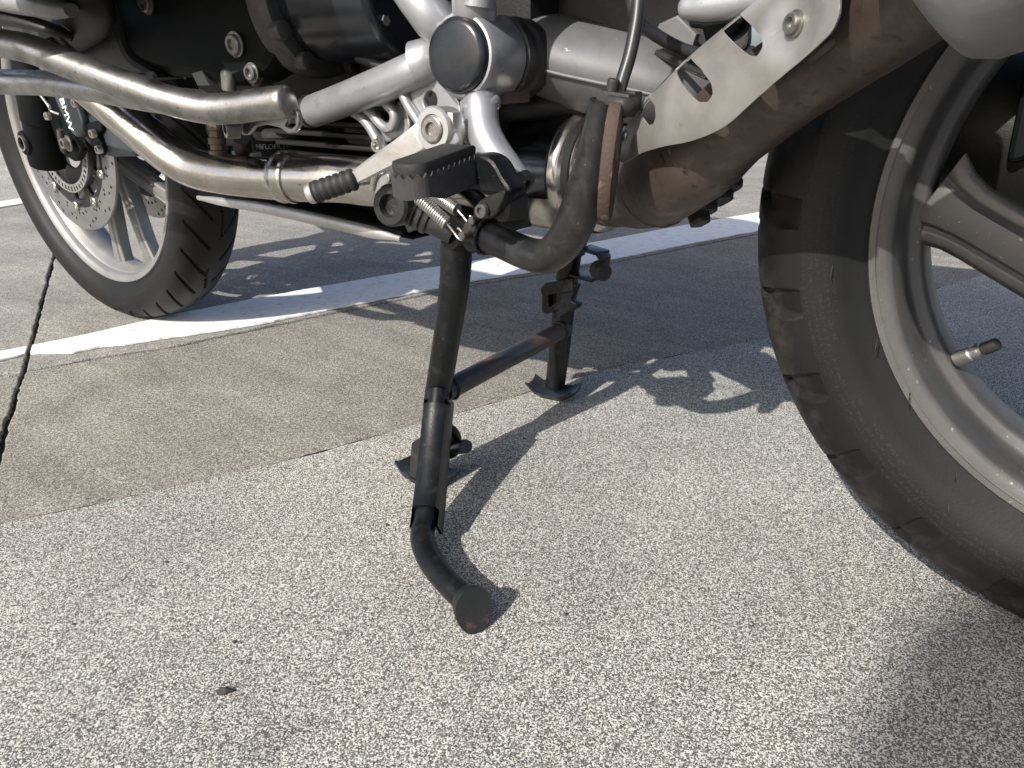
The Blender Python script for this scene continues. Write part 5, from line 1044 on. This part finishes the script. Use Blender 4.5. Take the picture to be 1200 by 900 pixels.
# --- upper body above the picture: tank, seat, forks' yoke, handlebar, beak, screen, rack
def ell_loft(name, rows, mat, seg=32, pw=.75):
    secs = []
    for x_, zc, hy, hz in rows:
        secs.append([Vector((x_, hy * (abs(math.cos(a)) ** pw) * (1 if math.cos(a) > 0 else -1), zc + hz * (abs(math.sin(a)) ** pw) * (1 if math.sin(a) > 0 else -1))) for a in [2 * PI * k / seg for k in range(seg)]])
    return loft(name, secs, mat, bike, 45, 5)
ell_loft('fuel_tank', [(-1.16, .93, .04, .05), (-1.08, .92, .15, .12), (-.95, .92, .20, .15), (-.80, .90, .19, .15), (-.66, .86, .13, .11), (-.60, .84, .08, .06)], 'yellow_body')
ell_loft('seat', [(-.66, .80, .06, .03), (-.58, .81, .11, .045), (-.40, .81, .15, .05), (-.24, .83, .15, .05), (-.16, .88, .14, .05), (.05, .90, .14, .045), (.16, .91, .11, .03)], 'seat_vinyl')
ell_loft('tail', [(-.35, .73, .09, .04), (-.15, .76, .12, .05), (.05, .80, .12, .05), (.28, .85, .10, .04), (.40, .87, .06, .02)], 'black_plastic')
ell_loft('beak', [(-1.85, .82, .02, .012), (-1.74, .83, .07, .022), (-1.58, .86, .10, .03), (-1.40, .90, .11, .04), (-1.20, .92, .10, .05)], 'yellow_body')
ell_loft('headlight_shell', [(-1.45, 1.02, .10, .08), (-1.38, 1.03, .14, .10), (-1.28, 1.02, .14, .10), (-1.18, 1.00, .10, .08)], 'black_plastic')
mb = MB(); v = []; f = []
for i in range(9):
    for j in range(9):
        u_ = j / 8 * 2 - 1; t = i / 8; v.append((-1.40 + .22 * t + .07 * u_ * u_, u_ * (.17 - .03 * t), 1.10 + .26 * t))
for i in range(8):
    for j in range(8): a = i * 9 + j; f.append((a, a + 1, a + 10, a + 9))
o_ = mb.add(v, f).build('windscreen', 'dark_gloss', bike); o_.modifiers.new('t', 'SOLIDIFY').thickness = .004
mb = MB(); mb.add(*tube([(-1.05, -.44, 1.10), (-1.10, -.30, 1.13), (-1.16, -.12, 1.10), (-1.17, 0, 1.08), (-1.16, .12, 1.10), (-1.10, .30, 1.13), (-1.05, .44, 1.10)], .014, 18, 6)); mb.build('handlebar', 'black_steel', bike)
mb = MB(); mb.add(*boxv((-1.30, 0, .86), (.05, .125, .02))); mb.build('fork_yoke', 'silver_paint', bike, bevel=.008); mb = MB(); mb.add(*boxv((-1.24, 0, 1.04), (.05, .125, .018))); mb.build('fork_yoke', 'silver_paint', bike, bevel=.008)
mb = MB(); mb.add(*tube([(-1.27, 0, .9), (-1.05, 0, .66)], [.04, .05], 20, 3)); mb.build('telelever_strut', 'black_plastic', bike)
# curved front mudguard and rear hugger following their tyres
def guard(name, c, r_, w, a0, a1, mat):
    v = []; f = []; na, nw = 24, 8
    for i in range(na + 1):
        a = a0 + (a1 - a0) * i / na
        for j in range(nw + 1):
            u_ = j / nw * 2 - 1; q = r_ - .022 * u_ * u_; v.append((c[0] + q * math.cos(a), c[1] + u_ * w, c[2] + q * math.sin(a)))
    for i in range(na):
        for j in range(nw): k = i * (nw + 1) + j; f.append((k, k + 1, k + nw + 2, k + nw + 1))
    o = MB().add(v, f).build(name, mat, bike); o.modifiers.new('t', 'SOLIDIFY').thickness = .003; return o
guard('front_mudguard', (-1.507, 0, .329), .362, .066, R(35), R(150), 'black_plastic')
guard('rear_hugger', (0, 0, .3425), .350, .080, R(60), R(150), 'black_plastic')
mb = MB()
for s in (-1, 1):
    mb.add(*tube([(-.53, s * .14, .48), (-.50, s * .135, .62), (-.30, s * .13, .72), (.10, s * .12, .80), (.34, s * .10, .86)], .014, 16, 6))
mb.build('subframe', 'silver_paint', bike)
mb = MB()
for y_ in (-.09, -.03, .03, .09): mb.add(*tube([(.10, y_, .955), (.40, y_, .965)], .008, 12, 3))
for x_ in (.12, .38): mb.add(*tube([(x_, -.11, .955), (x_, .11, .955)], .008, 12, 3))
mb.build('luggage_rack', 'black_steel', bike)
mb = MB(); mb.add(*boxv((-.55, 0, .62), (.14, .10, .10))); mb.add(*boxv((-.80, 0, .74), (.25, .13, .07))); mb.build('airbox', 'black_plastic', bike, bevel=.03)

# --- street tree on the pavement behind the viewer; the edge of its crown shades the asphalt by the rear wheel
tree = empty('street_tree', None, (1.37, -5.40, 0)); tag(tree, 'street tree on the asphalt behind the viewer, its crown shading the rear wheel', 'tree')
mb = MB(); mb.add(*tube([(0, 0, -.02), (.02, .02, .6), (-.03, .0, 1.4), (.04, -.03, 2.3)], [.17, .13, .115, .10], 18, 6))
mb.build('trunk', 'bark', tree)
rnd = random.Random(5); limbs = []
for k in range(7):
    a = 2 * PI * k / 7 + rnd.uniform(-.3, .3); L_ = rnd.uniform(.9, 1.5); z0 = rnd.uniform(1.9, 2.3)
    p = [(.03, -.02, z0), (L_ * .4 * math.cos(a), L_ * .4 * math.sin(a), z0 + .45), (L_ * math.cos(a), L_ * math.sin(a), z0 + 1.0 + rnd.uniform(-.2, .4))]
    limbs.append(Vector(p[2])); m2 = MB().add(*tube(p, [.055, .04, .015], 10, 5)); m2.build('limb', 'bark', tree)
v = []; f = []
for i in range(26000):
    d = Vector((rnd.gauss(0, 1), rnd.gauss(0, 1), rnd.gauss(0, 1))).normalized() * rnd.random() ** .34
    lump = 1 + .10 * math.sin(d.x * 7 + 1) * math.sin(d.y * 6) + .06 * math.sin(d.z * 9)
    p = Vector((d.x * 1.5, d.y * 1.5, d.z * 1.15)) * lump + Vector((0, 0, 3.4)); s_ = rnd.uniform(.035, .07); n_ = Vector((rnd.gauss(0, 1), rnd.gauss(0, 1), rnd.gauss(0, 1))).normalized()
    t = n_.orthogonal().normalized(); b = n_.cross(t); k = len(v)
    v += [p + t * s_ * 1.5, p + b * s_ * .6 + n_ * s_ * .15, p - t * s_ * 1.5, p - b * s_ * .6 + n_ * s_ * .15]; f.append((k, k + 1, k + 2, k + 3))
me = pyd(v, f); link('crown', me, 'leaf', tree, smooth=False)
